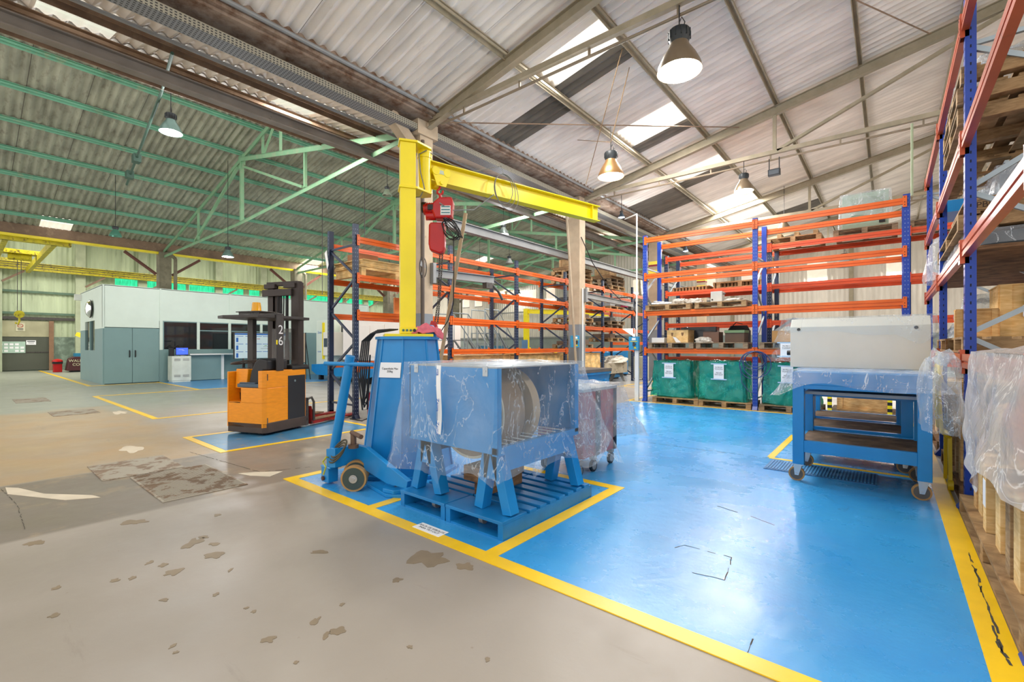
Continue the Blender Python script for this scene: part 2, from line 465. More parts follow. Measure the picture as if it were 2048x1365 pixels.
def blue_floor_mat():
    m, nt, N, L, P = _nt('blue_floor_paint')
    tc = N.new('ShaderNodeTexCoord')
    def noise_(sc, det=6, ro=.6, st=(1, 1, 1), dist=0):
        mp = N.new('ShaderNodeMapping'); mp.inputs['Scale'].default_value = st; L.new(tc.outputs['Object'], mp.inputs[0])
        n = N.new('ShaderNodeTexNoise'); n.inputs['Scale'].default_value = sc; n.inputs['Detail'].default_value = det; n.inputs['Roughness'].default_value = ro; n.inputs['Distortion'].default_value = dist
        L.new(mp.outputs[0], n.inputs[0]); return n.outputs[0]
    def mr(x, a, b, c, d):
        r = N.new('ShaderNodeMapRange'); L.new(x, r.inputs[0])
        for i, v in enumerate((a, b, c, d)): r.inputs[i+1].default_value = v
        return r.outputs[0]
    def mix(f, A, B):
        x = N.new('ShaderNodeMix'); x.data_type = 'RGBA'; L.new(f, x.inputs['Factor'])
        for k, v in (('A', A), ('B', B)):
            if isinstance(v, str): x.inputs[k].default_value = srgb(v)
            else: L.new(v, x.inputs[k])
        return x.outputs['Result']
    col = mix(mr(noise_(.8), .35, .65, 0, 1), '#2C8ED2', '#3E9EDA')
    col = mix(mr(noise_(2.4, 9, .72), .60, .8, 0, .35), col, '#5FA6D0')
    col = mix(mr(noise_(5, 9, .75), .735, .745, 0, .7), col, '#7A8078')
    # hair cracks
    v = N.new('ShaderNodeTexVoronoi'); v.feature = 'DISTANCE_TO_EDGE'; v.inputs['Scale'].default_value = .55
    mp = N.new('ShaderNodeMapping'); L.new(tc.outputs['Object'], mp.inputs[0])
    nz = N.new('ShaderNodeTexNoise'); nz.inputs['Scale'].default_value = 1.5; nz.inputs['Detail'].default_value = 6; L.new(tc.outputs['Object'], nz.inputs[0])
    va = N.new('ShaderNodeVectorMath'); va.operation = 'ADD'; L.new(mp.outputs[0], va.inputs[0]); L.new(nz.outputs['Color'], va.inputs[1]); L.new(va.outputs[0], v.inputs[0])
    crack = mr(v.outputs[0], 0, .005, .5, 0)
    cm = N.new('ShaderNodeMath'); cm.operation = 'MULTIPLY'; L.new(crack, cm.inputs[0]); L.new(mr(noise_(.7), .5, .6, 0, 1), cm.inputs[1])
    col = mix(cm.outputs[0], col, '#3C5A72')
    L.new(col, P.inputs['Base Color'])
    L.new(mr(noise_(1.7), .3, .7, .2, .36), P.inputs['Roughness'])
    P.inputs['Specular IOR Level'].default_value = .6
    b = N.new('ShaderNodeBump'); b.inputs['Strength'].default_value = .3; b.inputs['Distance'].default_value = .012
    L.new(noise_(7, 8, .65), b.inputs['Height']); L.new(b.outputs[0], P.inputs['Normal'])
    return m
BFLOOR = blue_floor_mat()

def add_laps(m, pitch=1.06, w_=.013):
    nt = m.node_tree; N = nt.nodes; L = nt.links; P = N['Principled BSDF']; src = P.inputs['Base Color'].links[0].from_socket
    tc = N.new('ShaderNodeTexCoord'); sx = N.new('ShaderNodeSeparateXYZ'); L.new(tc.outputs['Object'], sx.inputs[0])
    a = N.new('ShaderNodeMath'); a.operation = 'DIVIDE'; a.inputs[1].default_value = pitch; L.new(sx.outputs[1], a.inputs[0])
    f = N.new('ShaderNodeMath'); f.operation = 'FRACT'; L.new(a.outputs[0], f.inputs[0])
    l = N.new('ShaderNodeMath'); l.operation = 'LESS_THAN'; l.inputs[1].default_value = w_/pitch; L.new(f.outputs[0], l.inputs[0])
    mx = N.new('ShaderNodeMix'); mx.data_type = 'RGBA'; L.new(l.outputs[0], mx.inputs['Factor']); L.new(src, mx.inputs['A']); mx.inputs['B'].default_value = (.09, .075, .06, 1)
    L.new(mx.outputs['Result'], P.inputs['Base Color'])
add_laps(ROOFM); add_laps(ROOFL)

# ------------------------------------------------------------------ floor and markings
mb = MB(); mb.add([(-37.2, -7, 0), (11.2, -7, 0), (11.2, 29.8, 0), (-37.2, 29.8, 0)], [(0, 1, 2, 3)])
mb.box(-37.2, 11.2, -7, 29.8, -.25, -.001)
struct('floor', mb, FLOORM, origin=(0, 0, 0))
Z1, Z2 = .003, .006
def slab(name, polys, m, z=Z1):
    mb = MB()
    for p in polys:
        mb.prism([(x, y, .0005) for x, y in p], (0, 0, z-.0005))
    return struct(name, mb, m, origin=(0, 0, 0))
def rect(x0, x1, y0, y1): return [(x0, y0), (x1, y0), (x1, y1), (x0, y1)]
slab('floor_blue_paint', [rect(-4.8, .34, 2.24, 4.15), rect(-5.05, .34, 4.15, 10.85)], BFLOOR)
slab('floor_blue_paint', [rect(-8.22, -6.78, 2.28, 4.5)], mat('blue_floor_worn', '#3F7FA8', .35, 0, .2, 3, second='#9A8E6A', cover=.3, sharp=.2))
slab('floor_blue_paint', [rect(-21.7, -17.0, 4.95, 13)], mat('blue_floor_far', '#4C90C4', .35, 0, .1, 2))
LN = [('long', rect(-4.9, .45, 2.17, 2.28)), ('right', rect(.33, .455, 2.28, 10.9)), ('back', rect(-5.1, .33, 10.8, 10.88)),
      ('cross', rect(-2.11, -2.0, 2.28, 4.17)), ('inner', rect(-3.45, -2.11, 4.06, 4.17)), ('left', rect(-4.9, -4.79, 2.28, 2.7)),
      ('jack', rect(-3.5, -3.4, 2.28, 4.06)), ('cart', rect(-1.15, .33, 6.40, 6.47)), ('cart', rect(-1.18, -1.1, 6.47, 8.3)),
      ('aisle', rect(-5.18, -5.1, 10.8, 19)), ('aisle', rect(-7.2, -7.12, 13, 22)), ('aisle', rect(-7.12, -5.18, 14.5, 14.58)),
      ('fork', rect(-8.3, -8.2, 2.18, 4.58)), ('fork', rect(-6.8, -6.72, 2.18, 4.58)), ('fork', rect(-8.2, -6.8, 2.18, 2.27)), ('fork', rect(-8.2, -6.8, 4.5, 4.58)),
      ('park', rect(-16.95, -10.8, 2.36, 2.46)), ('park', rect(-10.88, -10.8, 2.46, 12)), ('park', rect(-16.98, -16.88, 2.46, 14)),
      ('office', rect(-21.6, -16.98, 4.84, 4.94)), ('office', rect(-36.6, -21.3, 2.85, 2.97)), ('office', rect(-21.42, -21.3, 2.97, 4.84))]
for n_, p in LN: slab('floor_yellow_line', [p], YLINE, Z2)
# steel plates and drain
PLATE = mat('checker_plate', '#7C6650', .6, .1, .2, 2, second='#9C9484', cover=.4, sharp=.05, bump=.2)
for x0, x1, y0, y1 in ((-6.2, -4.98, 1.16, 1.86), (-7.13, -6.25, .95, 1.66), (-13.6, -12.7, 1.2, 1.9), (-17.5, -16.3, .9, 1.5)):
    mb = MB(); mb.box(x0, x1, y0, y1, .0005, .008)
    if x0 == -6.2:
        n = 40
        for i in range(n):
            xx = x0+.03+(x1-x0-.06)*i/(n-1); mb.box(xx-.006, xx+.006, y0+.02, y1-.02, .008, .012)
    struct('floor_plate', mb, PLATE)
mb = MB(); mb.box(-1.1, -.1, 5.82, 6.33, .003, .010)
for i in range(34): mb.box(-1.08+.0295*i, -1.065+.0295*i, 5.85, 6.3, .010, .015, 1)
struct('floor_drain_grate', mb, [mat('grate_blue', '#24659A', .5, 0, .2, 6), mat('grate_bar', '#3F8CC0', .4, 0, .2, 6)])
# poured repair strips and spill stains
def blob(cx, cy, rx, ry, seed, n=26, ang=0):
    rr = random.Random(seed); ph = [rr.uniform(0, 6.28) for _ in range(5)]; am = [rr.uniform(.08, .25) for _ in range(5)]
    out = []
    for i in range(n):
        t = 2*math.pi*i/n; k = 1+sum(am[j]*math.sin((j+2)*t+ph[j]) for j in range(5))*.7
        x = rx*k*math.cos(t); y = ry*k*math.sin(t)
        out.append((cx+x*math.cos(ang)-y*math.sin(ang), cy+x*math.sin(ang)+y*math.cos(ang)))
    return out
slab('floor_repair', [[(-6.72, .3), (-6.4, .30), (-5.75, .62), (-5.6, .84), (-5.75, .80), (-6.15, .52), (-6.6, .38)], [(-5.3, 2.0), (-5.1, 2.12), (-5.2, 2.3), (-5.4, 2.1), (-5.5, 1.95)], blob(-7.9, 1.5, .25, .12, 3), blob(-12.4, 2.15, .3, .1, 5)], mat('mortar', '#C9BDA6', .8, 0, .1, 5))
ST = [(855, 1118, 75, 30), (930, 1134, 35, 14), (429, 1111, 34, 12), (348, 1145, 28, 12), (386, 1087, 26, 18), (407, 1075, 18, 5), (429, 1089, 22, 5), (676, 1263, 28, 16), (652, 1272, 12, 14), (537, 1280, 28, 11), (630, 1244, 14, 16),
      (794, 1161, 18, 9), (684, 1210, 9, 6), (432, 1190, 11, 6), (327, 1131, 14, 7), (300, 1126, 12, 6), (461, 1141, 7, 6), (268, 1045, 45, 8), (109, 1232, 18, 7), (113, 1177, 14, 6), (346, 1293, 9, 8), (352, 1306, 10, 5), (508, 1224, 10, 5), (328, 1201, 18, 5), (820, 1295, 12, 6), (592, 1326, 8, 7), (975, 1320, 10, 9), (640, 1105, 36, 6), (70, 1087, 30, 8), (265, 1157, 12, 6), (230, 1162, 16, 6), (435, 1031, 14, 4), (493, 1217, 9, 4)]
def fl(u, v):
    a = (u-1024)/914; b = (692-v)/914; t = -1.4/b; th = R(39.5)
    return ((-math.sin(th)+a*math.cos(th))*t, (math.cos(th)+a*math.sin(th))*t)
polys = []
for i, (u, v, a_, b_) in enumerate(ST):
    c0 = Vector(fl(u, v)); e = Vector(fl(u+a_/2, v)); g = Vector(fl(u, v+b_/2))
    polys.append(blob(c0.x, c0.y, (e-c0).length, (g-c0).length, i+11, 22, R(39.5)))
slab('floor_stain', polys, mat('stain_brown', '#85755D', .5, 0, .12, 8), .002)

def crack(pts, w_=.006, seed=0, z=.004):
    rr = random.Random(seed); P_ = [Vector(fl(*p)+(0,)) for p in pts]; line = []
    for a, b in zip(P_[:-1], P_[1:]):
        n = max(2, int((b-a).length/.05)); d = (b-a).normalized(); q = Vector((-d.y, d.x, 0))
        for k in range(n): line.append(a+(b-a)*k/n+q*rr.uniform(-.005, .005))
    line.append(P_[-1]); mb = MB()
    for a, b in zip(line[:-1], line[1:]):
        if rr.random() < .8: mb.bar(a+Vector((0, 0, z)), b+Vector((0, 0, z)), w_*rr.uniform(.4, 1.6), .001)
    return struct('floor_crack', mb, mat('crack_dark', '#3E3A30', .8, 0, .1))
crack([(1264, 882), (1400, 900), (1534, 917)], .006, 1); crack([(1434, 1014), (1490, 1030), (1549, 1052)], .006, 2)
crack([(1349, 1097), (1369, 1092), (1464, 1117), (1449, 1162), (1364, 1142)], .004, 3); crack([(1469, 1357), (1506, 1280)], .004, 4)
crack([(1936, 1111), (1950, 1140), (1965, 1190), (1980, 1225), (1995, 1270), (2005, 1310), (2022, 1335)], .007, 5, .0075)
crack([(1936, 1108), (1948, 1140), (1962, 1188)], .004, 6, .0075); crack([(1986, 1255), (2000, 1300), (2015, 1320)], .009, 7, .0075)
crack([(0, 977), (35, 1010), (50, 1060)], .003, 8, .003); crack([(380, 905), (520, 945), (620, 935)], .004, 9, .003)

# ------------------------------------------------------------------ roof
PITCH = .177
def sheet(x0, z0, x1, z1, y0, y1, m, name='ceiling_sheet', amp=.026, th=0):
    n = max(4, int(round((y1-y0)/PITCH*6)))
    mb = MB()
    def fn(i, j):
        x = x0+(x1-x0)*j; z = z0+(z1-z0)*j; y = y0+(y1-y0)*i
        return (x, y, z+amp*math.sin(2*math.pi*y/PITCH))
    mb.grid(fn, n, 1)
    return struct(name, mb, m, smooth=True, origin=(0, 0, 0))
def strip(x0, z0, x1, z1, y0, y1, m, sky=(), dark=()):
    """one course of corrugated sheets, with translucent and darker sheets let in"""
    marks = sorted([(a, b, SKY) for a, b in sky]+[(a, b, ROOFD) for a, b in dark])
    y = y0
    for a, b, mm in marks:
        if a > y: sheet(x0, z0, x1, z1, y, a, m)
        sheet(x0, z0, x1, z1, a, b, mm, name='ceiling_skylight' if mm is SKY else 'ceiling_sheet_dark')
        y = b
    if y < y1: sheet(x0, z0, x1, z1, y, y1, m)
TY = [5.87, 11.8, 17.73, 23.66, 29.5]
zR = lambda x: 7.35+.2*x
RX = [-6.66, -4.95, -3.45, -1.95, -.45, 1.05, 2.55, 4.05]
skyR = {1: [(6.52, 7.3), (9.76, 10.7), (13.2, 13.93), (16.6, 18.4), (18.9, 20.0), (22, 23)], 4: [(-2, 0)]}
darkR = {0: [(7.42, 8.2), (14.2, 16.0)], 1: [(7.3, 7.75), (10.7, 11.2), (13.93, 14.6)], 2: [(20.5, 21.6)]}
for k in range(7):
    strip(RX[k]-.06, zR(RX[k]-.06)-.012, RX[k+1]+.06, zR(RX[k+1]+.06)+.012, 1.2, 29.6, ROOFM, skyR.get(k, ()), darkR.get(k, ()))
for k in range(5):
    x0 = 4.05+k*1.5
    strip(x0-.06, 8.16-(x0-4.05)*.2+.03, x0+1.56, 8.16-(x0+1.5-4.05)*.2, 1.2, 29.6, ROOFM, [(8, 9), (15, 16)] if k == 2 else ())
zL = lambda x: 10.95+.2*x      # left slope
zM = lambda x: 4.45-.2*x       # right slope of the left nave
LX = [-25.3, -23.85, -22.32, -20.78, -19.24, -17.7, -16.16, -14.6, -13.1]
skyL = {0: [(1.98, 2.85), (12.0, 13.0), (17.5, 18.6)], 3: [(21, 22)]}
for k in range(8):
    strip(LX[k]-.06, zL(LX[k])-.02, LX[k+1]+.05, zL(LX[k+1])+.02, -1.5, 29.6, ROOFL, skyL.get(k, ()))
MX = [-10.95, -9.8, -8.6, -7.8]
skyM = {1: [(.72, 1.58), (4.05, 4.85), (7.5, 8.3), (10.9, 11.7), (14.3, 15.2), (18, 19)]}
for k in range(3):
    strip(MX[k]-.05, zM(MX[k])+.02, MX[k+1]+.05, zM(MX[k+1])-.02, -1.5, 29.6, ROOFM, skyM.get(k, ()))
# lean-to nave beyond the left columns, largely translucent
for k in range(4):
    x0 = -37.1+k*3
    strip(x0, 8.4-k*.6, x0+3, 8.4-(k+1)*.6, -1.5, 29.6, ROOFL, [(0, 5), (8, 13), (16, 21), (24, 28)] if k in (1, 2) else [(2, 4), (12, 14), (20, 22)])
# purlins
def purlin(x, z, y0, y1, m, w=.07, h=.12):
    mb = MB(); mb.bar((x, y0, z), (x, y1, z), w, .012); mb.bar((x-w/2, y0, z-h/2), (x-w/2, y1, z-h/2), .012, h)
    mb.bar((x+w/2, y0, z-h/2), (x+w/2, y1, z-h/2), .012, h*.35)
    struct('purlin', mb, m, origin=(0, 0, 0))
for x in RX[1:]: purlin(x, zR(x)-.04, 1.2, 29.5, STRUC_C)
for x in (5.55, 7.05, 8.55): purlin(x, 8.16-(x-4.05)*.2-.04, 1.2, 29.5, STRUC_C)
for x in LX[1:]: purlin(x, zL(x)-.04, -1.5, 29.5, STRUC_T)
for x, m_ in ((-10.95, STRUC_B), (-9.8, STRUC_B), (-8.6, STRUC_B)): purlin(x, zM(x)-.05, -1.5, 29.5, m_, .1, .16)
# trusses of the left nave
for i, y in enumerate(TY[:-1]):
    mb = MB()
    zz = lambda x: zL(x)-.2
    mb.angle((-24.9, y, 5.62), (-13.3, y, zz(-13.3)), .12, .014)
    mb.angle((-16.2, y, 7.5), (-7.3, y, zM(-7.3)-.2), .13, .014)
    mb.angle((-24.9, y, 5.40), (-16.2, y, 5.42), .1, .014); mb.angle((-16.2, y, 5.42), (-7.3, y, 5.7), .1, .014)
    mb.bar((-16.2, y, 5.42), (-16.2, y, 7.5), .1, .1)
    mb.bar((-11.95, y, 5.6), (-11.95, y, zM(-11.95)-.2), .07, .07)
    mb.bar((-16.1, y, 7.2), (-12.1, y, 5.65), .07, .07)
    mb.bar((-20.8, y, 5.45), (-16.5, y, 7.3), .08, .08)
    mb.bar((-20.4, y, 5.45), (-20.4, y, zz(-20.4)), .07, .07)
    mb.bar((-14.6, y, 7.2), (-14.6, y, zL(-14.6)-.1), .06, .06); mb.bar((-13.4, y, 6.95), (-13.4, y, zL(-13.4)-.1), .06, .06)
    mb.bar((-14.5, y, 7.2), (-13.5, y, zL(-13.5)-.1), .05, .05)
    mb.box(-16.45, -15.95, y-.015, y+.015, 7.2, 7.6)
    struct('roof_truss', mb, STRUC_G)
# trusses of the right nave
for i, y in enumerate(TY[:-1]):
    mb = MB()
    mb.ibeam((-6.95, y, zR(-6.95)-.22), (4.05, y, zR(4.05)-.22), .12, .2, .014)
    mb.ibeam((4.05, y, zR(4.05)-.22), (11, y, 8.16-6.95*.2-.22), .12, .2, .014)
    mb.bar((-6.9, y, 5.80), (10.9, y, 5.80), .08, .09)
    for x in (-2.0, 2.0, 6):
        mb.bar((x, y, 5.8), (x, y, (zR(x) if x < 4 else 7.6)-.3), .07, .07)
    mb.bar((-1.95, y, 5.82), (1.9, y, zR(1.9)-.3), .08, .06); mb.bar((2.0, y, 5.82), (4.0, y, 7.8), .06, .06)
    struct('roof_truss', mb, STRUC_C)
    mb = MB(); mb.cyl((-6.6, y+.02, 5.64), (3, y+.02, 5.64), .022, 8)
    for k in range(7): mb.box(-6+k*1.3, -5.97+k*1.3, y, y+.03, 5.64, 5.78)
    struct('trim_conduit', mb, mat('conduit', '#8C7E6A', .6, .2, .2))
# tie rods
mb = MB(); mb.cyl((-6.6, 6.1, 5.75), (-2.7, 11.6, 6.5), .012, 6); struct('tie_rod', mb, STRUC_B)
mb = MB(); mb.cyl((-1.9, 6.0, 6.75), (.6, 11.6, 7.25), .012, 6); struct('tie_rod', mb, STRUC_B)
# gutter on the columns, cable tray, long pipes and grey beams
mb = MB(); mb.box(-7.62, -7.55, -1.5, 29.5, 5.78, 6.1); mb.box(-6.78, -6.70, -1.5, 29.5, 5.82, 6.06); mb.box(-7.55, -6.78, -1.5, 29.5, 5.78, 5.85)
for k in range(12): mb.bar((-7.2, k*2.4+1, 5.77), (-6.7, k*2.4+1, 5.9), .03, .02)
struct('gutter', mb, GUTT, origin=(0, 0, 0))
mb = MB(); mb.cyl((-6.66, 1, 5.9), (-6.66, 29, 5.9), .035, 10); struct('trim_pipe', mb, GREY)
TRAY = slotmat('tray_metal', '#8E9094', '#3C3C3E', 'Y', .05, .55, 'X', .045, .45)
mb = MB(); mb.box(-7.26, -6.99, -1.5, 29, 5.56, 5.564); struct('cable_tray', mb, TRAY, origin=(0, 0, 0))
TRAY2 = slotmat('tray_metal_side', '#A9A594', '#3C3C3E', 'Y', .05, .55, 'Z', .035, .45)
mb = MB(); mb.box(-6.99, -6.985, -1.5, 29, 5.56, 5.67); mb.box(-7.265, -7.26, -1.5, 29, 5.56, 5.67)
struct('cable_tray', mb, TRAY2, origin=(0, 0, 0))
for k in range(9):
    mb = MB(); mb.cyl((-7.12, k*3.2+.6, 5.67), (-7.12, k*3.2+.6, 5.8), .006, 6); struct('trim_hanger', mb, GREY)
mb = MB(); mb.cyl((-7.85, -1.5, 5.72), (-7.85, 29, 5.72), .028, 10); struct('trim_pipe', mb, GREY)
mb = MB(); mb.ibeam((-8.85, -1.5, 5.64), (-8.85, 29, 5.64), .16, .2, .02); struct('roof_beam', mb, mat('beam_grey', '#837C74', .6, 0, .2, 3, second='#4A443E', cover=.2))
mb = MB(); mb.ibeam((-7.55, 6.6, 4.12), (-7.55, 29, 4.12), .14, .2, .018); struct('roof_beam', mb, GREY)
mb = MB(); mb.cyl((-8.5, 2.1, 5.9), (-11.2, 2.6, 6.5), .025, 8); mb.cyl((-11.2, 2.6, 6.5), (-17.5, 3.2, 6.2), .03, 8)
for x, y, z in ((-15.2, 2.98, 6.3), (-16.6, 3.1, 6.24)): mb.box(x-.12, x+.12, y-.08, y+.08, z-.1, z+.1)
struct('trim_conduit', mb, mat('conduit_green', '#3F5E50', .5, .1, .2))
# columns between the naves
for i, y in enumerate(TY[:-1]):
    mb = MB(); mb.box(-7.40, -7.02, y-.16, y+.16, 2.03, 5.78); mb.box(-7.45, -6.97, y-.25, y+.25, 5.5, 5.78)
    if i == 0: mb.bar((-7.2, y-.1, 5.2), (-7.2, y-.75, 5.75), .2, .2); mb.box(-7.62, -7.4, y-.06, y+.06, 2.03, 5.6)
    c = struct('column', mb, CONC)
    mb = MB(); mb.box(-7.402, -7.018, y-.162, y+.162, 0, 2.03)
    if i == 0: mb.box(-7.62, -7.4, y-.062, y+.062, 0, 2.03)
    struct('column_base', mb, CONCG)
    if i == 1:
        mb = MB(); mb.cyl((-6.98, y-.05, 0), (-6.98, y-.05, 3.1), .025, 8); struct('trim_pipe', mb, WHITE)
    if i >= 2:
        for k, (z0, m_) in enumerate(((4.75, YEL), (4.55, mat('band_red', '#8E2430', .6)), (4.4, YEL))):
            mb = MB(); mb.box(-7.41, -7.01, y-.17, y+.17, z0-.13 if k != 1 else z0-.0, z0+(.0 if k != 1 else .07))
            struct('trim_band', mb, m_)
# left columns
LCOL = mat('column_left', '#86806C', .85, 0, .3, 2, second='#5A5446', cover=.35, sharp=.3, bump=.2)
WPOST = mat('wall_post_pale', '#A9B295', .8, 0, .2, 2)
for i, y in enumerate(TY[:-1]):
    mb = MB(); mb.box(-25.25, -24.75, y-.22, y+.22, 0, 5.55); mb.cyl((-24.7, y+.35, 3.4), (-24.7, y+.35, 5.3), .07, 10); mb.cyl((-24.7, y+.35, 5.3), (-24.9, y+.1, 5.6), .07, 10)
    struct('column', mb, LCOL)
    for s in (-1, 1):
        mb = MB(); mb.angle((-25, y+s*.25, 4.6), (-25, y+s*1.35, 5.45), .1, .014); struct('column_brace', mb, mat('brace_rust', '#6E4438', .6, 0, .2))
mb = MB(); mb.box(-25.15, -24.95, -1.5, 29.5, 5.56, 5.95); struct('eave_beam', mb, STRUC_B)
mb = MB(); mb.box(-25.1, -24.9, -1.5, 29.5, 5.46, 5.555); struct('eave_beam', mb, YEL)

# ------------------------------------------------------------------ walls
def corr_wall(name, p, q, z0, z1, m, holes=(), pitch=.22, amp=.02):
    """vertical corrugated cladding from p to q; holes = (along0, along1, z0, z1)"""
    p = Vector((p[0], p[1], 0)); q = Vector((q[0], q[1], 0)); L_ = (q-p).length; d = (q-p)/L_; nrm = Vector((-d.y, d.x, 0))
    xs = sorted(set([0, L_]+[h[0] for h in holes]+[h[1] for h in holes])); mb = MB()
    for a, b in zip(xs[:-1], xs[1:]):
        hs = sorted([h for h in holes if h[0] <= a+1e-6 and h[1] >= b-1e-6], key=lambda h: h[2])
        z = z0; segs = []
        for h in hs: segs.append((z, h[2])); z = h[3]
        segs.append((z, z1))
        n = max(1, int((b-a)/pitch*6))
        for s0, s1 in segs:
            if s1-s0 > .01:
                mb.grid(lambda i, j: p+d*(a+(b-a)*i)+nrm*amp*math.sin(2*math.pi*(a+(b-a)*i)/pitch)+Vector((0, 0, s0+(s1-s0)*j)), n, 1)
    return struct(name, mb, m, smooth=True, origin=(0, 0, 0))
# back wall: runs from x=-37 to 11 at y=29.6
WIN = [(-30.25, -29.45), (-28.7, -27.85), (-24.9, -24.1), (-22.55, -21.85), (-20.9, -20.05), (-17.2, -16.4), (-13.6, -12.75), (-8.95, -8.2), (-6.75, -5.95), (-3.45, -2.55), (-.1, .75), (3.3, 4.1)]
corr_wall('wall_back', (-37, 29.6), (11, 29.6), 2.03, 8.6, WALLW, [(a+37, b+37, 4.9, 5.93) for a, b in WIN])
mb = MB(); mb.box(-37, 11, 29.55, 29.75, 0, 2.03); struct('wall_back_dado', mb, WALLD)
for i, (a, b) in enumerate(WIN):
    mb = MB(); mb.box(a, b, 29.62, 29.63, 4.9, 5.93)
    o = struct('window_%d' % (i+1), mb, WINP)
    mb = MB(); mb.box(a-.03, b+.03, 29.55, 29.6, 4.87, 4.91); mb.build('window_sill', GREY, parent=o)
for x in (-26.4, -19, -13, -7.2, -1.5, 4.5):
    mb = MB(); mb.ibeam((x, 29.42, 0), (x, 29.42, 7.5), .18, .16, .012); struct('wall_post', mb, STRUC_C)
mb = MB(); mb.box(-26.4, -8, 29.44, 29.5, 4.1, 4.2); struct('wall_rail', mb, GREY)
mb = MB(); mb.box(-37, -8, 29.44, 29.5, 1.98, 2.1); struct('wall_rail', mb, GREY)
# left wall at x=-37
corr_wall('wall_left', (-37, 29.6), (-37, -2), 1.9, 8.5, WALLG, [(29.6-b, 29.6-a, 5.08, 5.58) for a, b in ((6.2, 9.9), (10.1, 13.5), (13.9, 17.9), (18.1, 21.5), (21.9, 24.6))])
mb = MB(); mb.box(-37.2, -37.0, -2, 29.6, 0, 1.9); struct('wall_left_dado', mb, mat('left_dado', '#6F8072', .8, 0, .25, 1.5, second='#8FA392', cover=.4, sharp=.2))
for i, (a, b) in enumerate(((6.2, 9.9), (10.1, 13.5), (13.9, 17.9), (18.1, 21.5), (21.9, 24.6))):
    mb = MB(); mb.grid(lambda s, t: (-36.98+.015*math.sin(2*math.pi*(a+(b-a)*s)/.2), a+(b-a)*s, 5.08+.5*t), int((b-a)*20), 1)
    struct('window_green_%d' % (i+1), mb, GRNP, smooth=True)
for z in (3.2, 4.4):
    mb = MB(); mb.box(-36.9, -36.8, -2, 29, z-.06, z+.06); struct('wall_rail', mb, mat('rail_green', '#55705C', .6, 0, .2))
mb = MB(); mb.ibeam((-36.2, -2, 5.72), (-36.2, 29, 5.72), .3, .42, .03); struct('crane_runway', mb, YEL_O)
for dz in (-.08, .05, .16):
    mb = MB(); mb.cyl((-36.0, -2, 5.7+dz), (-36.0, 29, 5.7+dz), .018, 6); struct('trim_pipe', mb, DKGREY)
for k, y in enumerate((1.3, 4.6, 7.5, 11.8, 14.8, 17.7, 20.6, 23.6, 26.5)):
    mb = MB(); mb.box(-36.9, -36.6, y-.22, y+.22, 0, 8); struct('wall_post', mb, WPOST)
    mb = MB(); mb.angle((-36.6, y+.2, 4.9), (-36.2, y+1.0, 5.5), .1, .014); struct('column_brace', mb, STRUC_B)
# right wall beyond the racks
corr_wall('wall_right', (11, 29.6), (11, 3), 0, 6.8, WALLW)

# ------------------------------------------------------------------ daylight through the roof lights, plus added fill under unseen roof
def sky_fill_area(x, y, z, sx, sy, e, tilt=0):
    l = bpy.data.lights.new('daylight', 'AREA'); l.shape = 'RECTANGLE'; l.size = sx; l.size_y = sy; l.energy = e*1.35; l.color = (1, .96, .9)
    o = bpy.data.objects.new('daylight', l); C.objects.link(o); o.location = (x, y, z-.06); o.rotation_euler = (0, tilt, 0)
for k, lst in skyR.items():
    for a, b in lst:
        if k == 1: sky_fill_area(-4.2, (a+b)/2, zR(-4.2), 1.3, b-a, 170*(b-a), -.197)
for a, b in ((4.05, 4.85), (10.9, 11.7), (18, 19)): sky_fill_area(-9.2, (a+b)/2, zM(-9.2), 1.0, b-a, 150, .197)
for a, b in ((12, 13), (17.5, 18.6)): sky_fill_area(-24.6, (a+b)/2, zL(-24.6), 1.3, b-a, 150, -.197)
for y in (4, 8.5, 15.5, 22): sky_fill_area(8.2, y, 7.3, 1.2, 1.5, 250, .197)  # added fill below the unseen right slope, partly where it has no skylight
for a_, b_ in ((-24.9, -24.1), (-20.9, -20.05), (-13.6, -12.75), (-8.95, -8.2), (-3.45, -2.55), (-.1, .75)):
    l = bpy.data.lights.new('daylight', 'AREA'); l.shape = 'RECTANGLE'; l.size = .8; l.size_y = 1.0; l.energy = 190; l.color = (1, .95, .88)
    o = bpy.data.objects.new('daylight', l); C.objects.link(o); o.location = ((a_+b_)/2, 29.5, 5.4); o.rotation_euler = (R(-70), 0, 0)
for y in (3, 10, 18, 25): sky_fill_area(-31, y, 7.1, 3, 3, 320, .197)  # added fill below the unseen roof of the far left nave

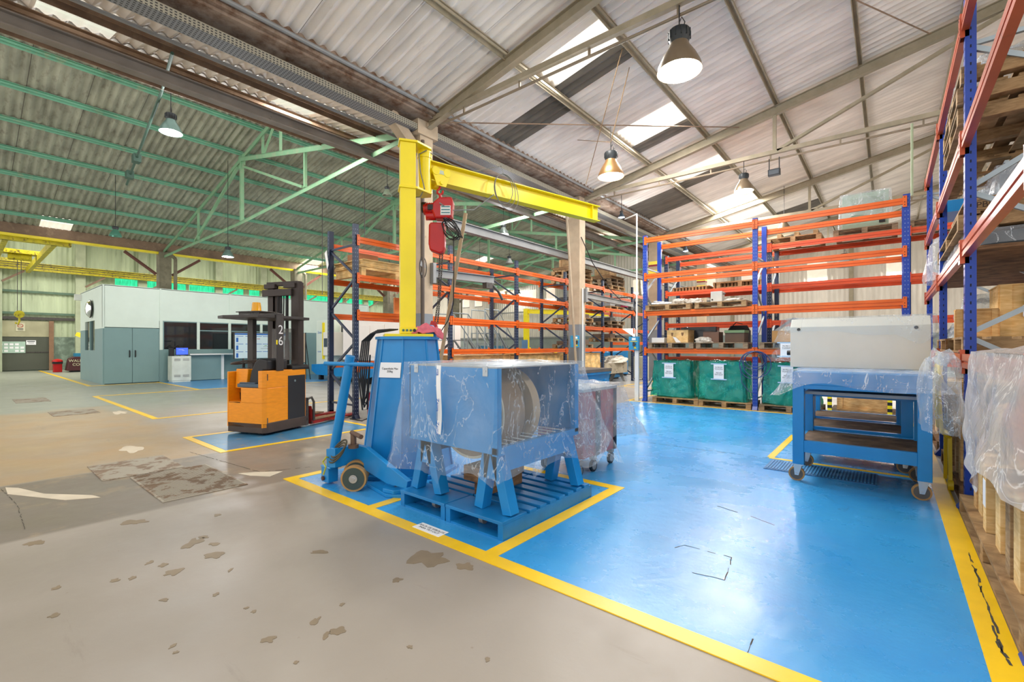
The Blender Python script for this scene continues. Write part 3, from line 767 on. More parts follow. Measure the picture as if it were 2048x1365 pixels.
# ------------------------------------------------------------------ pendant lamps
def high_bay(loc, D, label, lit=True, e=120, drop=None, cat='lamp', body='#8C7C66', group=None):
    """loc: centre of the reflector's rim"""
    k = D/.54; x, y, z = loc
    rz__ = (7.35+.2*x) if x > -7 else ((10.95+.2*x) if x < -13 else (4.45-.2*x))
    drop = (drop if drop is not None else rz__-z-.52*k-.03)
    t = thing('high_bay_lamp', label, cat, loc, 0, group)
    m = MB(); m.lathe([(.27*k, 0), (.262*k, .06*k), (.2*k, .19*k), (.13*k, .30*k), (.11*k, .36*k)], n=32); m.lathe([(.265*k, .003), (.255*k, .06*k), (.19*k, .19*k), (.12*k, .30*k)], n=32)
    m.tube([(.27*k*math.cos(a), .27*k*math.sin(a), 0) for a in [i*math.pi/16 for i in range(32)]], .006, 6, closed=True)
    m.build('reflector', mat('lamp_reflector_'+body[1:], body, .35, .5, .1, 4), t, smooth=True, local=True)
    m = MB(); m.lathe([(.0, .52*k), (.12*k, .52*k), (.135*k, .5*k), (.135*k, .42*k), (.115*k, .36*k), (.11*k, .34*k), (0, .34*k)], n=24)
    for a in range(12): m.box(-.004, .004, .115*k, .142*k, .40*k, .5*k); m.v[-8:] = [Matrix.Rotation(a*math.pi/6, 4, 'Z') @ v for v in m.v[-8:]]
    m.build('ballast_housing', mat('ballast', '#2E3336', .5, .2, .1), t, smooth=True, local=True)
    m = MB(); m.cyl((0, 0, .52*k), (0, 0, .52*k+drop), .008, 6); m.tube([(.05*k, 0, .52*k), (.07*k, 0, .6*k), (.03*k, 0, .68*k), (0, 0, .62*k)], .007, 6)
    m.build('hanging_cable', BLK, t, local=True)
    m = MB(); m.lathe([(0, .04*k), (.08*k, .05*k), (.1*k, .12*k), (.05*k, .24*k), (0, .28*k)], n=16)
    m.build('bulb', LAMP if lit else mat('bulb_off', '#D8D8D0', .2), t, smooth=True, local=True)
    if lit:
        m = MB(); m.lathe([(0, .03*k), (.255*k, .03*k)], n=32); m.build('diffuser', emis('diffuser_glow', (1, .99, .96, 1), 3.0), t, local=True)
        l = bpy.data.lights.new('lamp_light', 'POINT'); l.energy = e*1.4; l.shadow_soft_size = .12*k; l.color = (.97, .98, 1)
        o = bpy.data.objects.new('lamp_light', l); C.objects.link(o); o.location = (x, y, z-.16)
    return t
high_bay((-2.06, 5.85, 4.90), .54, 'large round high bay lamp glowing white, nearest and highest above the blue floor', e=140, drop=.32)
high_bay((-4.21, 8.16, 4.72), .50, 'bronze coloured bell lamp hanging on ropes beside the yellow crane arm tip', e=120, drop=.5, body='#A07A4E')
high_bay((-2.64, 11.8, 5.05), .42, 'lit bell lamp hanging in front of the bright roof lights above the empty orange rack', e=120, drop=.4)
high_bay((-2.72, 17.7, 5.3), .4, 'lit bell lamp hanging just above the wooden pallets on top of the rear rack', e=120)
high_bay((-1.55, 25.4, 4.95), .62, 'unlit pale lamp hanging before the white back wall between two windows', lit=False, body='#B9BDC0')
high_bay((-12.0, 2.94, 6.02), .42, 'lit lamp under the green painted roof at the left, on a green conduit', e=150, drop=.5, body='#6E8A82')
high_bay((-19.6, 3.3, 5.0), .33, 'small green unlit lamp hanging above the white office cabin corner', lit=False, body='#5E9A86')
high_bay((-10.2, 7.2, 5.36), .24, 'small unlit lamp hanging left of the yellow crane post top', lit=False, body='#8FA08C')
high_bay((-16.9, 5.7, 4.35), .34, 'lit lamp hanging directly above the forklift mast', e=120, body='#6E8A82')
high_bay((-13.4, 16.06, 5.17), .34, 'small unlit grey lamp hanging behind the navy rack, left of the yellow post', lit=False, body='#A9ACA8')
high_bay((-10.4, 12.15, 5.3), .36, 'lit lamp hanging under the yellow crane arm in the middle distance', e=120, body='#707A78')
high_bay((-17.0, 17.9, 5.4), .36, 'lit lamp in the distance seen through the navy rack, left of the white pillar', e=150, body='#707A78')
high_bay((-23.2, 29.0, 5.6), .36, 'farthest lit lamp, near the bright windows of the back wall', e=60, body='#707A78')
high_bay((-6.35, 13.0, 5.35), .2, 'small bluish lit lamp beside the gutter, right of the crane arm tip', e=40, body='#3A4A5A')
high_bay((-6.3, 18.6, 5.2), .22, 'tiny lit lamp beyond the first orange rack near the grey roof beam', e=40, body='#3A4A5A')
m = MB(); m.bar((-4.21, 8.16, 5.4), (-3.7, 7.9, 6.55), .012, .012); m.bar((-4.21, 8.16, 5.4), (-5.6, 9.2, 6.2), .012, .012)
m.bar((-5.2, 8.9, 5.0), (-3.6, 7.4, 6.6), .012, .012)
tag(m.build('rope', mat('rope_brown', '#8A7050', .9)), 'old brown ropes crossing above the bronze coloured bell lamp', 'rope')
t = thing('floodlight', 'small black floodlight hanging under the second roof truss', 'lamp', (-2.0, 11.75, 5.25))
m = MB(); m.box(-.12, .12, -.05, .05, 0, .14); m.build('housing', BLK, t, local=True)
m = MB(); m.box(-.10, .10, -.056, -.05, .02, .12); m.build('lens', mat('lens', '#5A6066', .1), t, local=True)
m = MB(); m.bar((-.1, 0, .14), (-.1, 0, .4), .02, .01); m.bar((.1, 0, .14), (.1, 0, .4), .02, .01); m.build('bracket', BLK, t, local=True)

# ------------------------------------------------------------------ pallet racks
def slots(m, x, y0, y1, z0, z1, face, mi=1, step=.075, w=.009, h=.022):
    z = z0
    k = 0
    while z < z1:
        if face == 'y':   # front face, two staggered columns
            for s_ in (-.022, .022): m.box(x+s_-w/2, x+s_+w/2, y0-.0012, y0, z, z+h, mi)
        else:
            m.box(face[1]-.0012 if face[2] < 0 else face[1], face[1] if face[2] < 0 else face[1]+.0012, (y0+y1)/2-w/2, (y0+y1)/2+w/2, z, z+h, mi)
        z += step; k += 1

def rack(name, label, loc, rz, xs, depth, H, levels, post, brace, hole, cat='rack', beam=ORA, skip=(), flip=False, Hs=None, steep=False):
    """local x along the row, local y into the depth; levels: list per bay of beam-top heights"""
    t = thing(name, label, cat, loc, rz)
    PW, PD = .10, .07
    for i, x in enumerate(xs):
        h = Hs[i] if Hs else H
        for y in (0, depth-PD):
            m = MB(); m.box(x-PW/2, x+PW/2, y, y+.012, .006, h); m.box(x-PW/2, x-PW/2+.012, y+.012, y+PD, .006, h); m.box(x+PW/2-.012, x+PW/2, y+.012, y+PD, .006, h)
            if y == 0:
                slots(m, x, y, y, .1, h-.05, 'y')
                slots(m, x, y, y+PD, .1, h-.05, ('x', x-PW/2, -1), h=.025); slots(m, x, y, y+PD, .1, h-.05, ('x', x+PW/2, 1), h=.025)
            else:
                slots(m, x, y, y+PD, .1, h-.05, ('x', x-PW/2, -1), h=.025)
            p = m.build('upright', [post, hole], t, local=True)
            f = MB(); f.box(x-.09, x+.09, y-.03 if y == 0 else y-.02, y+.1, 0, .006); f.prism([(x-.05, y-.0, .006), (x-.05, y-.05 if y == 0 else y, .006), (x-.05, y, .08)], (.1, 0, 0))
            f.v = [v for v in f.v]; fo = f.build('foot_plate', post, t, local=True)
        y0, y1 = PD*.5, depth-PD*.5
        m = MB(); zz = [.25]
        while zz[-1]+.62 < h-.2: zz.append(zz[-1]+.62)
        m.bar((x, y0, zz[0]), (x, y1, zz[0]), .035, .035); m.bar((x, y0, zz[-1]), (x, y1, zz[-1]), .035, .035)
        for k in range(len(zz)-1):
            a, b = (y0, y1) if k % 2 == 0 else (y1, y0)
            m.bar((x, a, zz[k]+.02), (x, b, zz[k+1]-.02), .035, .04)
        m.build('brace', brace, t, local=True)
    for b in range(len(xs)-1):
        xa, xb = xs[b]+PW/2, xs[b+1]-PW/2
        for z in levels[b]:
            for side, y in ((0, -.022), (1, depth-.03)):
                if (b, z, side) in skip: continue
                m = MB()
                m.box(xa, xb, y, y+.05, z-.055, z); m.box(xa, xb, y+.012, y+.05, z-.075, z-.055); m.box(xa, xb, y, y+.05, z-.115, z-.075)
                s_ = -1 if side == 0 else 1
                yf = -.028 if side == 0 else depth
                for xe in (xa, xb):
                    m.box(xe-.012 if xe == xa else xe, xe if xe == xa else xe+.012, yf, yf+.055, z-.17, z+.035)
                    m.box(xe-.055 if xe == xa else xe-.004, xe+.004 if xe == xa else xe+.055, yf-.004, yf+.004, z-.17, z+.035)
                    for dz in (-.13, -.08, .01):
                        m.box(xe-.03 if xe == xa else xe+.018, xe-.018 if xe == xa else xe+.03, yf-.0055, yf-.004, z+dz-.008, z+dz+.008, 1)
                m.build('beam', [beam, HOLE], t, local=True)
    return t
LV = [3.50, 2.77, 2.06]
rack('pallet_rack', 'long pallet rack with navy uprights and orange beams behind the blue crane base', (-7.88, 4.87, 0), R(90), [0, 2.46, 4.92, 7.38, 9.84, 12.3, 14.5], .99, 3.74,
     [LV+[1.06]]+[LV+[1.31]]*3+[[3.45, 2.77, 2.06, 1.32]]+[[3.45, 2.74, 2.04, 1.55]], NAVY, NAVY, HOLEL)
rack('pallet_rack', 'bright blue and orange pallet rack with two bays at the back of the blue floor', (-4.74, 11.0, 0), 0, [0, 2.5, 4.99], 1.0, 4.17,
     [[4.1, 3.19, 2.26, 1.33], [4.1, 3.19, 2.26, 1.33]], RBLUE, GALV, mat('slot_pale', '#7F90B4', .7))
rack('pallet_rack', 'rear rack with dark navy uprights standing back to back behind the bright blue one', (-4.70, 12.32, 0), 0, [0, 2.5, 5.0, 7.5], .98, 3.86,
     [[3.8, 2.86, 2.0, 1.1]]*3, NAVY, GALV, HOLEL, beam=mat('rack_orange_red', '#DC5424', .4, 0, .15, 3))
rack('pallet_rack', 'tall blue pallet rack with reddish beams running along the right edge', (.50, 10.5, 0), R(-90), [0, 2.5, 5.0, 7.5], 1.0, 4.6,
     [[4.2, 3.2, 2.27, 1.33]]*3, RBLUE, GALV, HOLE, beam=ORA_R, Hs=[4.3, 4.3, 4.45, 4.6])

# ------------------------------------------------------------------ wooden pallets (prototypes are copied)
def pallet_mesh(name, L=1.2, W=1.0, H=.14, m=OLDW, n=7):
    q = MB()
    for i in range(n):
        y = -W/2+(W-.1)*i/(n-1); q.box(-L/2, L/2, y, y+.095, H-.02, H)
    for x in (-L/2, -.05, L/2-.1):
        q.box(x, x+.1, -W/2, W/2, H-.042, H-.02)
        for y in (-W/2, -.07, W/2-.14): q.box(x, x+.1, y, y+.14, .02, H-.042)
    for y in (-W/2, -.05, W/2-.1): q.box(-L/2, L/2, y, y+.1, 0, .02)
    o = q.build(name, m, None, local=True); o['category'] = 'pallet'
    return o
PAL = pallet_mesh('wooden_pallet', 1.1, .95); PALu = []
PALB = pallet_mesh('wooden_pallet', 1.1, .95, m=wood('pallet_grey', '#6E5C48', '#9C866A')); PALBu = []
def pallet(x, y, z, rz, label, old=False, group=None):
    return place(PALB if old else PAL, PALBu if old else PALu, (x, y, z), rz, label, group)
# bright blue rack
pallet(-3.97, 11.42, 0, 0, 'pallet under the leftmost green wrapped load')
pallet(-2.86, 11.42, 0, 0, 'pallet under the middle green wrapped load')
pallet(-1.60, 11.42, 0, 0, 'pallet under the green wrapped load beside the white machine guard', old=True)
pallet(-4.08, 11.42, 1.335, 0, 'left pallet on the lowest shelf of the bright blue rack, under the wooden box', old=True)
pallet(-2.92, 11.42, 1.335, 0, 'right pallet on the lowest shelf of the bright blue rack, under the brown boxes', old=True)
pallet(-4.15, 11.42, 2.265, 0, 'left pallet on the second shelf of the bright blue rack, under metal tubes')
pallet(-2.95, 11.42, 2.265, 0, 'right pallet on the second shelf of the bright blue rack, under wrapped castings')
pallet(-1.6, 11.42, 1.335, 0, 'pallet under clear film on the lowest shelf beside the white machine guard', old=True)
# rear rack
pallet(-1.72, 12.8, 3.805, 0, 'empty upright standing slatted pallet on top of the rear rack, left of the wrapped cabinet')
pallet(-.4, 12.8, 3.805, 0, 'pallet under the plastic wrapped green cabinet on top of the rear rack', old=True)
pallet(.85, 12.8, 3.805, 0, 'old pallet on top of the rear rack, right of the wrapped cabinet', old=True)
pallet(-2.85, 12.8, 2.865, 0, 'pallet on the rear rack behind the first bright blue bay')

# ------------------------------------------------------------------ plastic film
FILM = film('clear_film', (.93, .96, .98, 1), (.78, .87, .95, 1), .02, .25, 3.6, .1, 1.0)
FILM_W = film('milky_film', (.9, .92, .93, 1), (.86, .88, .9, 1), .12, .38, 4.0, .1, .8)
FILM_C = film('crinkled_film', (.93, .96, .98, 1), (.85, .90, .94, 1), .06, .42, 7.0, .08, 1.0)
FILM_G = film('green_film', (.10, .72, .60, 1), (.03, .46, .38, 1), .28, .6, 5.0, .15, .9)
def nz(p, s, seed=0): return noise.noise(Vector((p[0]*s+seed*7.3, p[1]*s-seed*3.1, p[2]*s+seed)))
def drape(x0, x1, y0, y1, zt, hem, flare=lambda s: 0, wob=.03, fq=7, rough_=.012, nper=96, nv=22, seed=0, lump=0, M=None, base=.012):
    """a sheet lying on a box top and hanging down its sides. hem(s), flare(s) with s=0..1 around: front, right, back, left"""
    mb = MB(); W = x1-x0; D = y1-y0; per = 2*(W+D); cx, cy = (x0+x1)/2, (y0+y1)/2
    def rim(s):
        d = (s % 1)*per
        if d < W: return Vector((x0+d, y0, 0)), Vector((0, -1, 0))
        d -= W
        if d < D: return Vector((x1, y0+d, 0)), Vector((1, 0, 0))
        d -= D
        if d < W: return Vector((x1-d, y1, 0)), Vector((0, 1, 0))
        d -= W
        return Vector((x0, y1-d, 0)), Vector((-1, 0, 0))
    def side(i, j):
        s = i; p, n = rim(s); out = (p-Vector((cx, cy, 0)))
        out = Vector((out.x/W, out.y/D, 0)).normalized()*.5+n*.5
        zz = zt+(hem(s)-zt)*j
        fold = .5+.5*math.sin(s*per*fq+3*nz((p.x, p.y, 0), 1.3, seed))
        q = p+out*(base+flare(s)*j**1.3+wob*j*fold+rough_*(nz((p.x, p.y, zz), 7, seed)))
        q.z = zz+.02*nz((p.x, p.y, zz), 4, seed+2)*j
        return q
    mb.grid(side, nper, nv)
    def top(i, j):
        x = x0+W*i; y = y0+D*j; e = min(i, 1-i, j, 1-j)
        return (x, y, zt+rough_*1.5*nz((x, y, 0), 6, seed)*min(1, e*8)+lump*max(0, math.sin(math.pi*i)*math.sin(math.pi*j)))
    mb.grid(top, 26, 18)
    if M: mb.xform(M)
    return mb
def bump_(s, c, w_, a):
    d = abs(((s-c+.5) % 1)-.5); return a*math.exp(-(d/w_)**2)

# ------------------------------------------------------------------ jib crane on its mobile blue tower
cc = Vector((-4.23, 3.26, 0)); Td = Vector((.792, -.61, 0)); Rv = Vector((.61, .792, 0))
cr = thing('jib_crane', 'yellow swing-arm crane on a blue eight-sided pedestal with jack wheels', 'crane', (-4.23, 3.26, 0))
PH = [R(-98+45*k) for k in range(8)]
def octo(r, z): return [cc+Td*r*math.cos(p)+Rv*r*math.sin(p)+Vector((0, 0, z)) for p in PH]
m = MB(); a = octo(.5, .04); b = octo(.325, 1.47); m.add(a+b, [(i, (i+1) % 8, 8+(i+1) % 8, 8+i) for i in range(8)]+[tuple(range(8)), tuple(range(8, 16))])
for i in range(8): m.bar(a[i], b[i], .022, .022)
m.build('pedestal', BLUE, cr, bevel=.003)
m = MB(); m.add(octo(.36, 1.47)+octo(.36, 1.5), [(i, (i+1) % 8, 8+(i+1) % 8, 8+i) for i in range(8)]+[tuple(range(8)), tuple(range(8, 16))]); m.build('top_flange', BLUE, cr)
m = MB(); m.add(octo(.58, .005)+octo(.58, .04), [(i, (i+1) % 8, 8+(i+1) % 8, 8+i) for i in range(8)]+[tuple(range(8)), tuple(range(8, 16))])
m.build('base_flange', BLUE, cr)
m = MB(); m.prism([(-4.0, 2.58, .005), (-3.56, 2.50, .005), (-3.43, 2.58, .005), (-3.43, 2.9, .005), (-3.9, 2.95, .005)], (0, 0, .03)); m.prism([(-3.74, 2.62, .035), (-3.64, 2.52, .035), (-3.5, 2.54, .035), (-3.45, 2.64, .035), (-3.5, 2.76, .035), (-3.7, 2.76, .035)], (0, 0, .035))
m.build('outrigger_foot', BLUE, cr, bevel=.004)
m = MB(); m.cyl((-3.6, 2.65, .07), (-3.6, 2.65, .1), .022, 6); m.build('bolt', DKGREY, cr)
m = MB(); m.prism([(x, 2.59, z) for x, z in ((-4.36, .17), (-4.37, .36), (-4.27, .385), (-4.03, .385), (-3.36, .17), (-3.38, .1), (-3.68, .09), (-4.22, .19))], (0, .05, 0))
m.prism([(x, 2.36, z) for x, z in ((-4.36, .17), (-4.37, .36), (-4.27, .385), (-4.2, .385), (-4.2, .2))], (0, .28, 0)); m.build('jack_arm', BLUE, cr, bevel=.004)
# jack: steering column, handle, wheels
m = MB(); m.cyl((-4.40, 2.42, .10), (-4.09, 2.46, 1.30), .047, 20, r2=.045); m.build('jack_handle', BLUE, cr, smooth=True)
m = MB(); m.cyl((-4.29, 2.30, 1.225), (-3.88, 2.58, 1.215), .02, 12); m.build('handle_bar', BLUE, cr, smooth=True)
m = MB(); m.box(-4.47, -4.33, 2.36, 2.47, .0+.02, .17); m.box(-4.47, -4.28, 2.35, 2.48, .17, .185); m.build('fork_bracket', BLUE, cr, bevel=.01)
m = MB(); m.cyl((-4.41, 2.355, .06), (-4.41, 2.34, .06), .022, 12); m.build('pivot_pin', mat('rust', '#5E3A2C', .6, .3, .2), cr)
wd = (Td*.75+Vector((0, -1, 0))*.25).normalized()
for k, c0 in enumerate((Vector((-3.97, 2.43, .125)), Vector((-4.14, 2.56, .125)))):
    wm = MB(); wm.cyl(c0-wd*.028, c0+wd*.028, .123, 36); wo = wm.build('jack_wheel', mat('wheel_tread', '#A8804A', .5, 0, .15), cr, smooth=True)
    wm = MB(); wm.cyl(c0-wd*.03, c0+wd*.032, .105, 32); wm.build('wheel_disc', mat('wheel_green_grey', '#34433F', .5, 0, .1), wo)
    wm = MB(); wm.cyl(c0-wd*.035, c0+wd*.04, .04, 20); wm.cyl(c0, c0+wd*.05, .018, 6); wm.build('wheel_hub', STEEL, wo)
m = MB(); m.cyl((-4.1, 2.5, .385), (-4.1, 2.5, .42), .05, 12); m.cyl((-4.1, 2.5, .42), (-4.1, 2.5, .52), .028, 12); m.cyl((-4.13, 2.5, .535), (-3.9, 2.46, .525), .022, 12)
m.build('jack_valve', mat('rust_pipe', '#6E5646', .6, .3, .2), cr, smooth=True)
m = MB()
for k in range(3):
    m.tube([Vector((-4.2+.02*k, 2.38, .33+.03*k))+Vector((.13*math.cos(t), .03*math.sin(t), .07*math.sin(t)+.06*math.cos(t))) for t in [j*math.pi/10 for j in range(20)]], .009, 6, closed=True)
m.build('cable_loop', mat('olive_cable', '#4E4A3A', .7), cr)
m = MB(); m.tube([(-4.33, 2.36, .28), (-4.3, 2.33, .3), (-4.36, 2.32, .24), (-4.3, 2.32, .2), (-4.33, 2.31, .12)], .008, 6); m.build('cord_knot', mat('yellow_green_cord', '#B5B83A', .7), cr)
# post, pivot, boom
rz_ = math.atan2(.843, .537)   # front face direction
ep = Vector((math.cos(R(57.5)), math.sin(R(57.5)), 0)); en = Vector((ep.y, -ep.x, 0))
def rbox(mb, c, a, ha, hb, z0, z1, mi=0):
    a = Vector(a).normalized(); b = Vector((-a.y, a.x, 0)); c = Vector(c)
    pts = [c-a*ha-b*hb, c+a*ha-b*hb, c+a*ha+b*hb, c-a*ha+b*hb]
    return mb.prism([(p.x, p.y, z0) for p in pts], (0, 0, z1-z0), mi)
m = MB(); rbox(m, cc, ep, .26, .24, 1.5, 1.53); m.build('base_plate', YEL, cr, bevel=.003)
m = MB(); rbox(m, cc, ep, .085, .085, 1.53, 3.69); m.build('post', YEL, cr, bevel=.006)
pv = Vector((-4.22, 3.50, 0))
for z in (3.69, 3.17):
    m = MB(); d = (pv-cc); 
    m.prism([(cc-ep*.1-en*.1*-1).to_tuple()[:2]+(z,), (cc-ep*.1-en*.1).to_tuple()[:2]+(z,), (pv+Vector((-.1, .05, 0))).to_tuple()[:2]+(z,), (pv+Vector((0, .1, 0))).to_tuple()[:2]+(z,), (pv+Vector((.1, .02, 0))).to_tuple()[:2]+(z,), (cc+ep*.1+en*.1).to_tuple()[:2]+(z,)], (0, 0, .025)); m.build('pivot_plate', YEL, cr, bevel=.003)
m = MB(); m.cyl(pv+Vector((0, 0, 3.2)), pv+Vector((0, 0, 3.69)), .078, 28); m.cyl(pv+Vector((0, 0, 3.6)), pv+Vector((0, 0, 3.66)), .086, 28); m.cyl(pv+Vector((0, 0, 3.2)), pv+Vector((0, 0, 3.24)), .086, 28); m.build('pivot', YEL, cr, smooth=True)
bd = Vector((.227, .974, 0)); b0 = pv+bd*.06+Vector((0, 0, 3.465)); b1 = pv+bd*2.98+Vector((0, 0, 3.465))
m = MB(); m.ibeam(b0, b1, .13, .235, .012); m.bar(b1-bd*.0, b1+bd*.008, .012, .22); m.build('boom', YEL, cr)
m = MB(); rbox(m, b1-bd*.16, bd, .004, .06, 3.36, 3.57); m.build('stiffener', YEL, cr)
m = MB(); c0 = b0+bd*.12; e_ = Vector((bd.y, -bd.x, 0))
for s in (-1, 1): m.prism([(c0+e_*s*.075+bd*x+Vector((0, 0, z))).to_tuple() for x, z in ((-.11, -.04), (-.1, .03), (.1, .03), (.11, -.04), (.06, -.17), (-.06, -.17))], e_*s*.01)
for s in (-1, 1):
    for x in (-.075, .075): m.cyl(c0+e_*s*.09+bd*x, c0+e_*s*.04+bd*x, .05, 16)
    m.cyl(c0+e_*.1*s+Vector((0, 0, -.13)), c0-e_*.0+Vector((0, 0, -.13)), .024, 12)
m.build('trolley', YEL, cr, smooth=True, bevel=.002)
m = MB(); m.prism([(c0+e_*.0865+bd*x+Vector((0, 0, z))).to_tuple() for x, z in ((-.05, -.03), (.05, -.03), (.05, .015), (-.05, .015))], e_*.002); m.build('plate_label', mat('plate_grey', '#B9C4A8', .4), cr)
m = MB(); rbox(m, cc+en*.135, ep, .10, .03, 1.535, 1.60)
m.build('control_box', YEL, cr, bevel=.004)
for k in range(4):
    m = MB(); q = cc+en*.165+ep*(-.06+.04*k)+Vector((0, 0, 1.57)); m.cyl(q, q+en*.014, .013 if k < 3 else .017, 14)
    m.build('button', mat('btn_teal', '#1F5E5A', .3) if k < 3 else BLK, cr)
m = MB(); fr = lambda r, ph, z: cc+Td*r*math.cos(ph)+Rv*r*math.sin(ph)+Vector((0, 0, z))
def onface(i, u_, z):
    r = .5+(.325-.5)*(z-.04)/1.43; A = fr(r, PH[i], z); B = fr(r, PH[i+1], z); return A+(B-A)*u_
nn = (onface(1, .5, 1.1)-cc); nn.z = 0; nn.normalize()
m.add([onface(1, .0, 1.06)+nn*.012, onface(1, .92, 1.06)+nn*.012, onface(1, .96, 1.22)+nn*.012, onface(1, .04, 1.22)+nn*.012], [(0, 1, 2, 3)]); m.prism([onface(1, .0, 1.06)+nn*.004, onface(1, .92, 1.06)+nn*.004, onface(1, .96, 1.22)+nn*.004, onface(1, .04, 1.22)+nn*.004], nn*.004)
sg = m.build('paper_sign', PAPER, cr, label='white paper sheet with two printed lines')
text('Capacidade Max\n250kg', .03, INK, sg, onface(1, .48, 1.14)+nn*.014, (R(90-7), 0, math.atan2(nn.y, nn.x)+R(90)), name='printed_text', ext=.0004)
m = MB()
for k in range(5):
    o_ = .018*k
    A = cc-Rv*(.18-.02*k)+Td*.15+Vector((0, 0, 1.58)); pts = [A, cc-Rv*(.32+o_)+Td*.12+Vector((0, 0, 1.57-.01*k)), cc-Rv*(.41+o_)+Td*.1+Vector((0, 0, 1.45)), cc-Rv*(.44+o_*1.2)+Td*.1+Vector((0, 0, 1.1)), cc-Rv*(.47+.01*math.sin(k*2))+Td*.1+Vector((0, 0, .75+.1*math.sin(k*3))), cc-Rv*(.43)+Td*.09+Vector((0, 0, .9-.05*k)), cc-Rv*(.40)+Td*.1+Vector((0, 0, 1.3))]
    m.tube(pts, .009, 6)
m.build('cable_bundle', BLK, cr)
# grey supply cable coiled on the boom
m = MB(); ctr = b0+bd*1.02+e_*.1+Vector((0, 0, -.02))
for k in range(3): m.tube([ctr+bd*((.15+.02*k)*math.cos(t+.1*k)+.02*k)+Vector((0, 0, (.19+.02*k)*math.sin(t)-.02*k))+e_*.01*k for t in [j*math.pi/14 for j in range(28)]], .0045, 6, closed=True)
m.tube([pv+Vector((.1, -.05, 3.66)), pv+Vector((.02, -.1, 3.62)), pv+Vector((.05, -.1, 3.4)), pv+Vector((.12, -.1, 3.2)), pv+Vector((.04, -.1, 3.12)), pv+Vector((-.08, -.1, 3.14))], .007, 6)
m.tube([ctr+Vector((0, 0, .19)), ctr+Vector((-.02, -.02, .3)), b0+bd*.6+Vector((0, 0, .14)), b0+bd*.3+Vector((0, 0, .16)), pv+Vector((.08, 0, 3.66))], .006, 6)
m.tube([ctr-Vector((0, 0, .1))-bd*.15, b0+bd*.55+e_*.12-Vector((0, 0, .38)), b0+bd*.2+e_*.16-Vector((0, 0, .46)), b0+bd*.05+e_*.16-Vector((0, 0, .4))], .007, 6)
m.build('boom_cable', mat('grey_cable', '#7C7E78', .5), cr)

# hoist hanging from the trolley
hz = 3.30
ho = thing('chain_hoist', 'red electric chain hoist hanging from the yellow crane arm', 'hoist', (-4.13, 3.66, hz), R(39.5))
m = MB(); m.tube([(0, 0, .03), (0, 0, -.02), (-.03, 0, -.05), (-.03, 0, -.08), (.0, 0, -.1), (.03, 0, -.08), (.035, 0, -.05)], .014, 8); m.cyl((0, 0, -.1), (.01, 0, -.17), .02, 10); m.build('hook', RED, ho, smooth=True, local=True)
m = MB(); m.prism([(-.08, -.09, -.22), (-.0, -.09, -.15), (.15, -.09, -.15), (.165, -.09, -.2), (.15, -.09, -.37), (.13, -.09, -.4), (-.05, -.09, -.4), (-.09, -.09, -.3)], (0, .18, 0)); m.build('motor_housing', RED, ho, local=True, bevel=.02)
m = MB(); m.cyl((-.19, 0, -.27), (-.06, 0, -.27), .07, 20); m.cyl((-.16, -.02, -.36), (-.05, -.02, -.36), .05, 16)
for k in range(5): m.cyl((-.17+.025*k, 0, -.27), (-.162+.025*k, 0, -.27), .078, 20)
m.build('gear_case', RED, ho, smooth=True, local=True)
m = MB(); m.cyl((-.215, 0, -.25), (-.16, 0, -.25), .062, 18); m.box(-.13, -.07, -.09, -.05, -.3, -.24); m.build('brake_cover', BLK, ho, smooth=True, local=True)
m = MB(); m.prism([(-.125, -.065, -.47), (-.11, -.065, -.44), (.06, -.065, -.44), (.065, -.065, -.5), (.065, -.065, -.74), (.045, -.065, -.80), (-.0, -.065, -.815), (-.115, -.065, -.77), (-.13, -.065, -.7)], (0, .13, 0)); m.build('chain_bag', RED, ho, local=True, bevel=.02)
m = MB(); m.box(.02, .14, -.094, -.0905, -.365, -.255); m.build('rating_plate', mat('plate_w', '#DDE2DF', .4), ho, local=True)
m = MB(); 
for k in range(3): m.box(.03, .13, -.0955, -.094, -.275-.035*k, -.262-.035*k)
m.build('plate_print', mat('plate_teal', '#3E7C86', .5), ho, local=True)
def chain(pts, s=.02, name='load_chain', parent=None, r=.0032):
    mb = MB(); k = 0
    for a, b in zip(pts[:-1], pts[1:]):
        a = Vector(a); b = Vector(b); L_ = (b-a).length; d = (b-a)/L_; n = int(L_/s)
        u1 = d.orthogonal().normalized(); u2 = d.cross(u1)
        for i in range(n):
            c_ = a+d*(i+.5)*s; uu = u1 if k % 2 else u2; k += 1
            mb.tube([c_+d*s*.75*math.cos(t)+uu*s*.38*math.sin(t) for t in [j*math.pi/4 for j in range(8)]], r, 4, closed=True)
    return mb
chain([(-.0, 0, -.78), (-.02, 0, -1.35), (-.06, 0, -1.62)], .026, r=.0045).build('load_chain', DKGREY, ho, local=True)
chain([(.03, 0, -.8), (.0, .01, -1.3), (-.03, 0, -1.65)], .026, r=.0045).build('load_chain', DKGREY, ho, local=True)
m = MB()
for k in range(8): m.tube([Vector((.13+.006*k, -.05-.012*k, -.53))+Vector(((.075+.012*(k % 4))*math.cos(t+.2*k), .02*math.sin(3*t+k), (.1+.014*(k % 3))*math.sin(t))) for t in [j*math.pi/12 for j in range(24)]], .005, 6, closed=True)
m.tube([(.17, -.05, -.6), (.17, -.04, -1.0), (.16, 0, -1.4), (.08, .1, -1.6), (-.02, .1, -1.75), (-.12, .1, -1.72)], .007, 6)
m.build('pendant_cable', BLK, ho, smooth=True, local=True)
m = MB(); m.prism([(-.13, -.03, -1.68), (-.1, -.03, -1.6), (-.04, -.03, -1.62), (-.02, -.03, -1.7), (-.08, -.03, -1.78)], (0, .06, 0)); m.tube([(-.08, 0, -1.78), (-.1, 0, -1.83), (-.06, 0, -1.86), (-.03, 0, -1.83)], .012, 6); m.build('hook_block', RED, ho, local=True, bevel=.008)
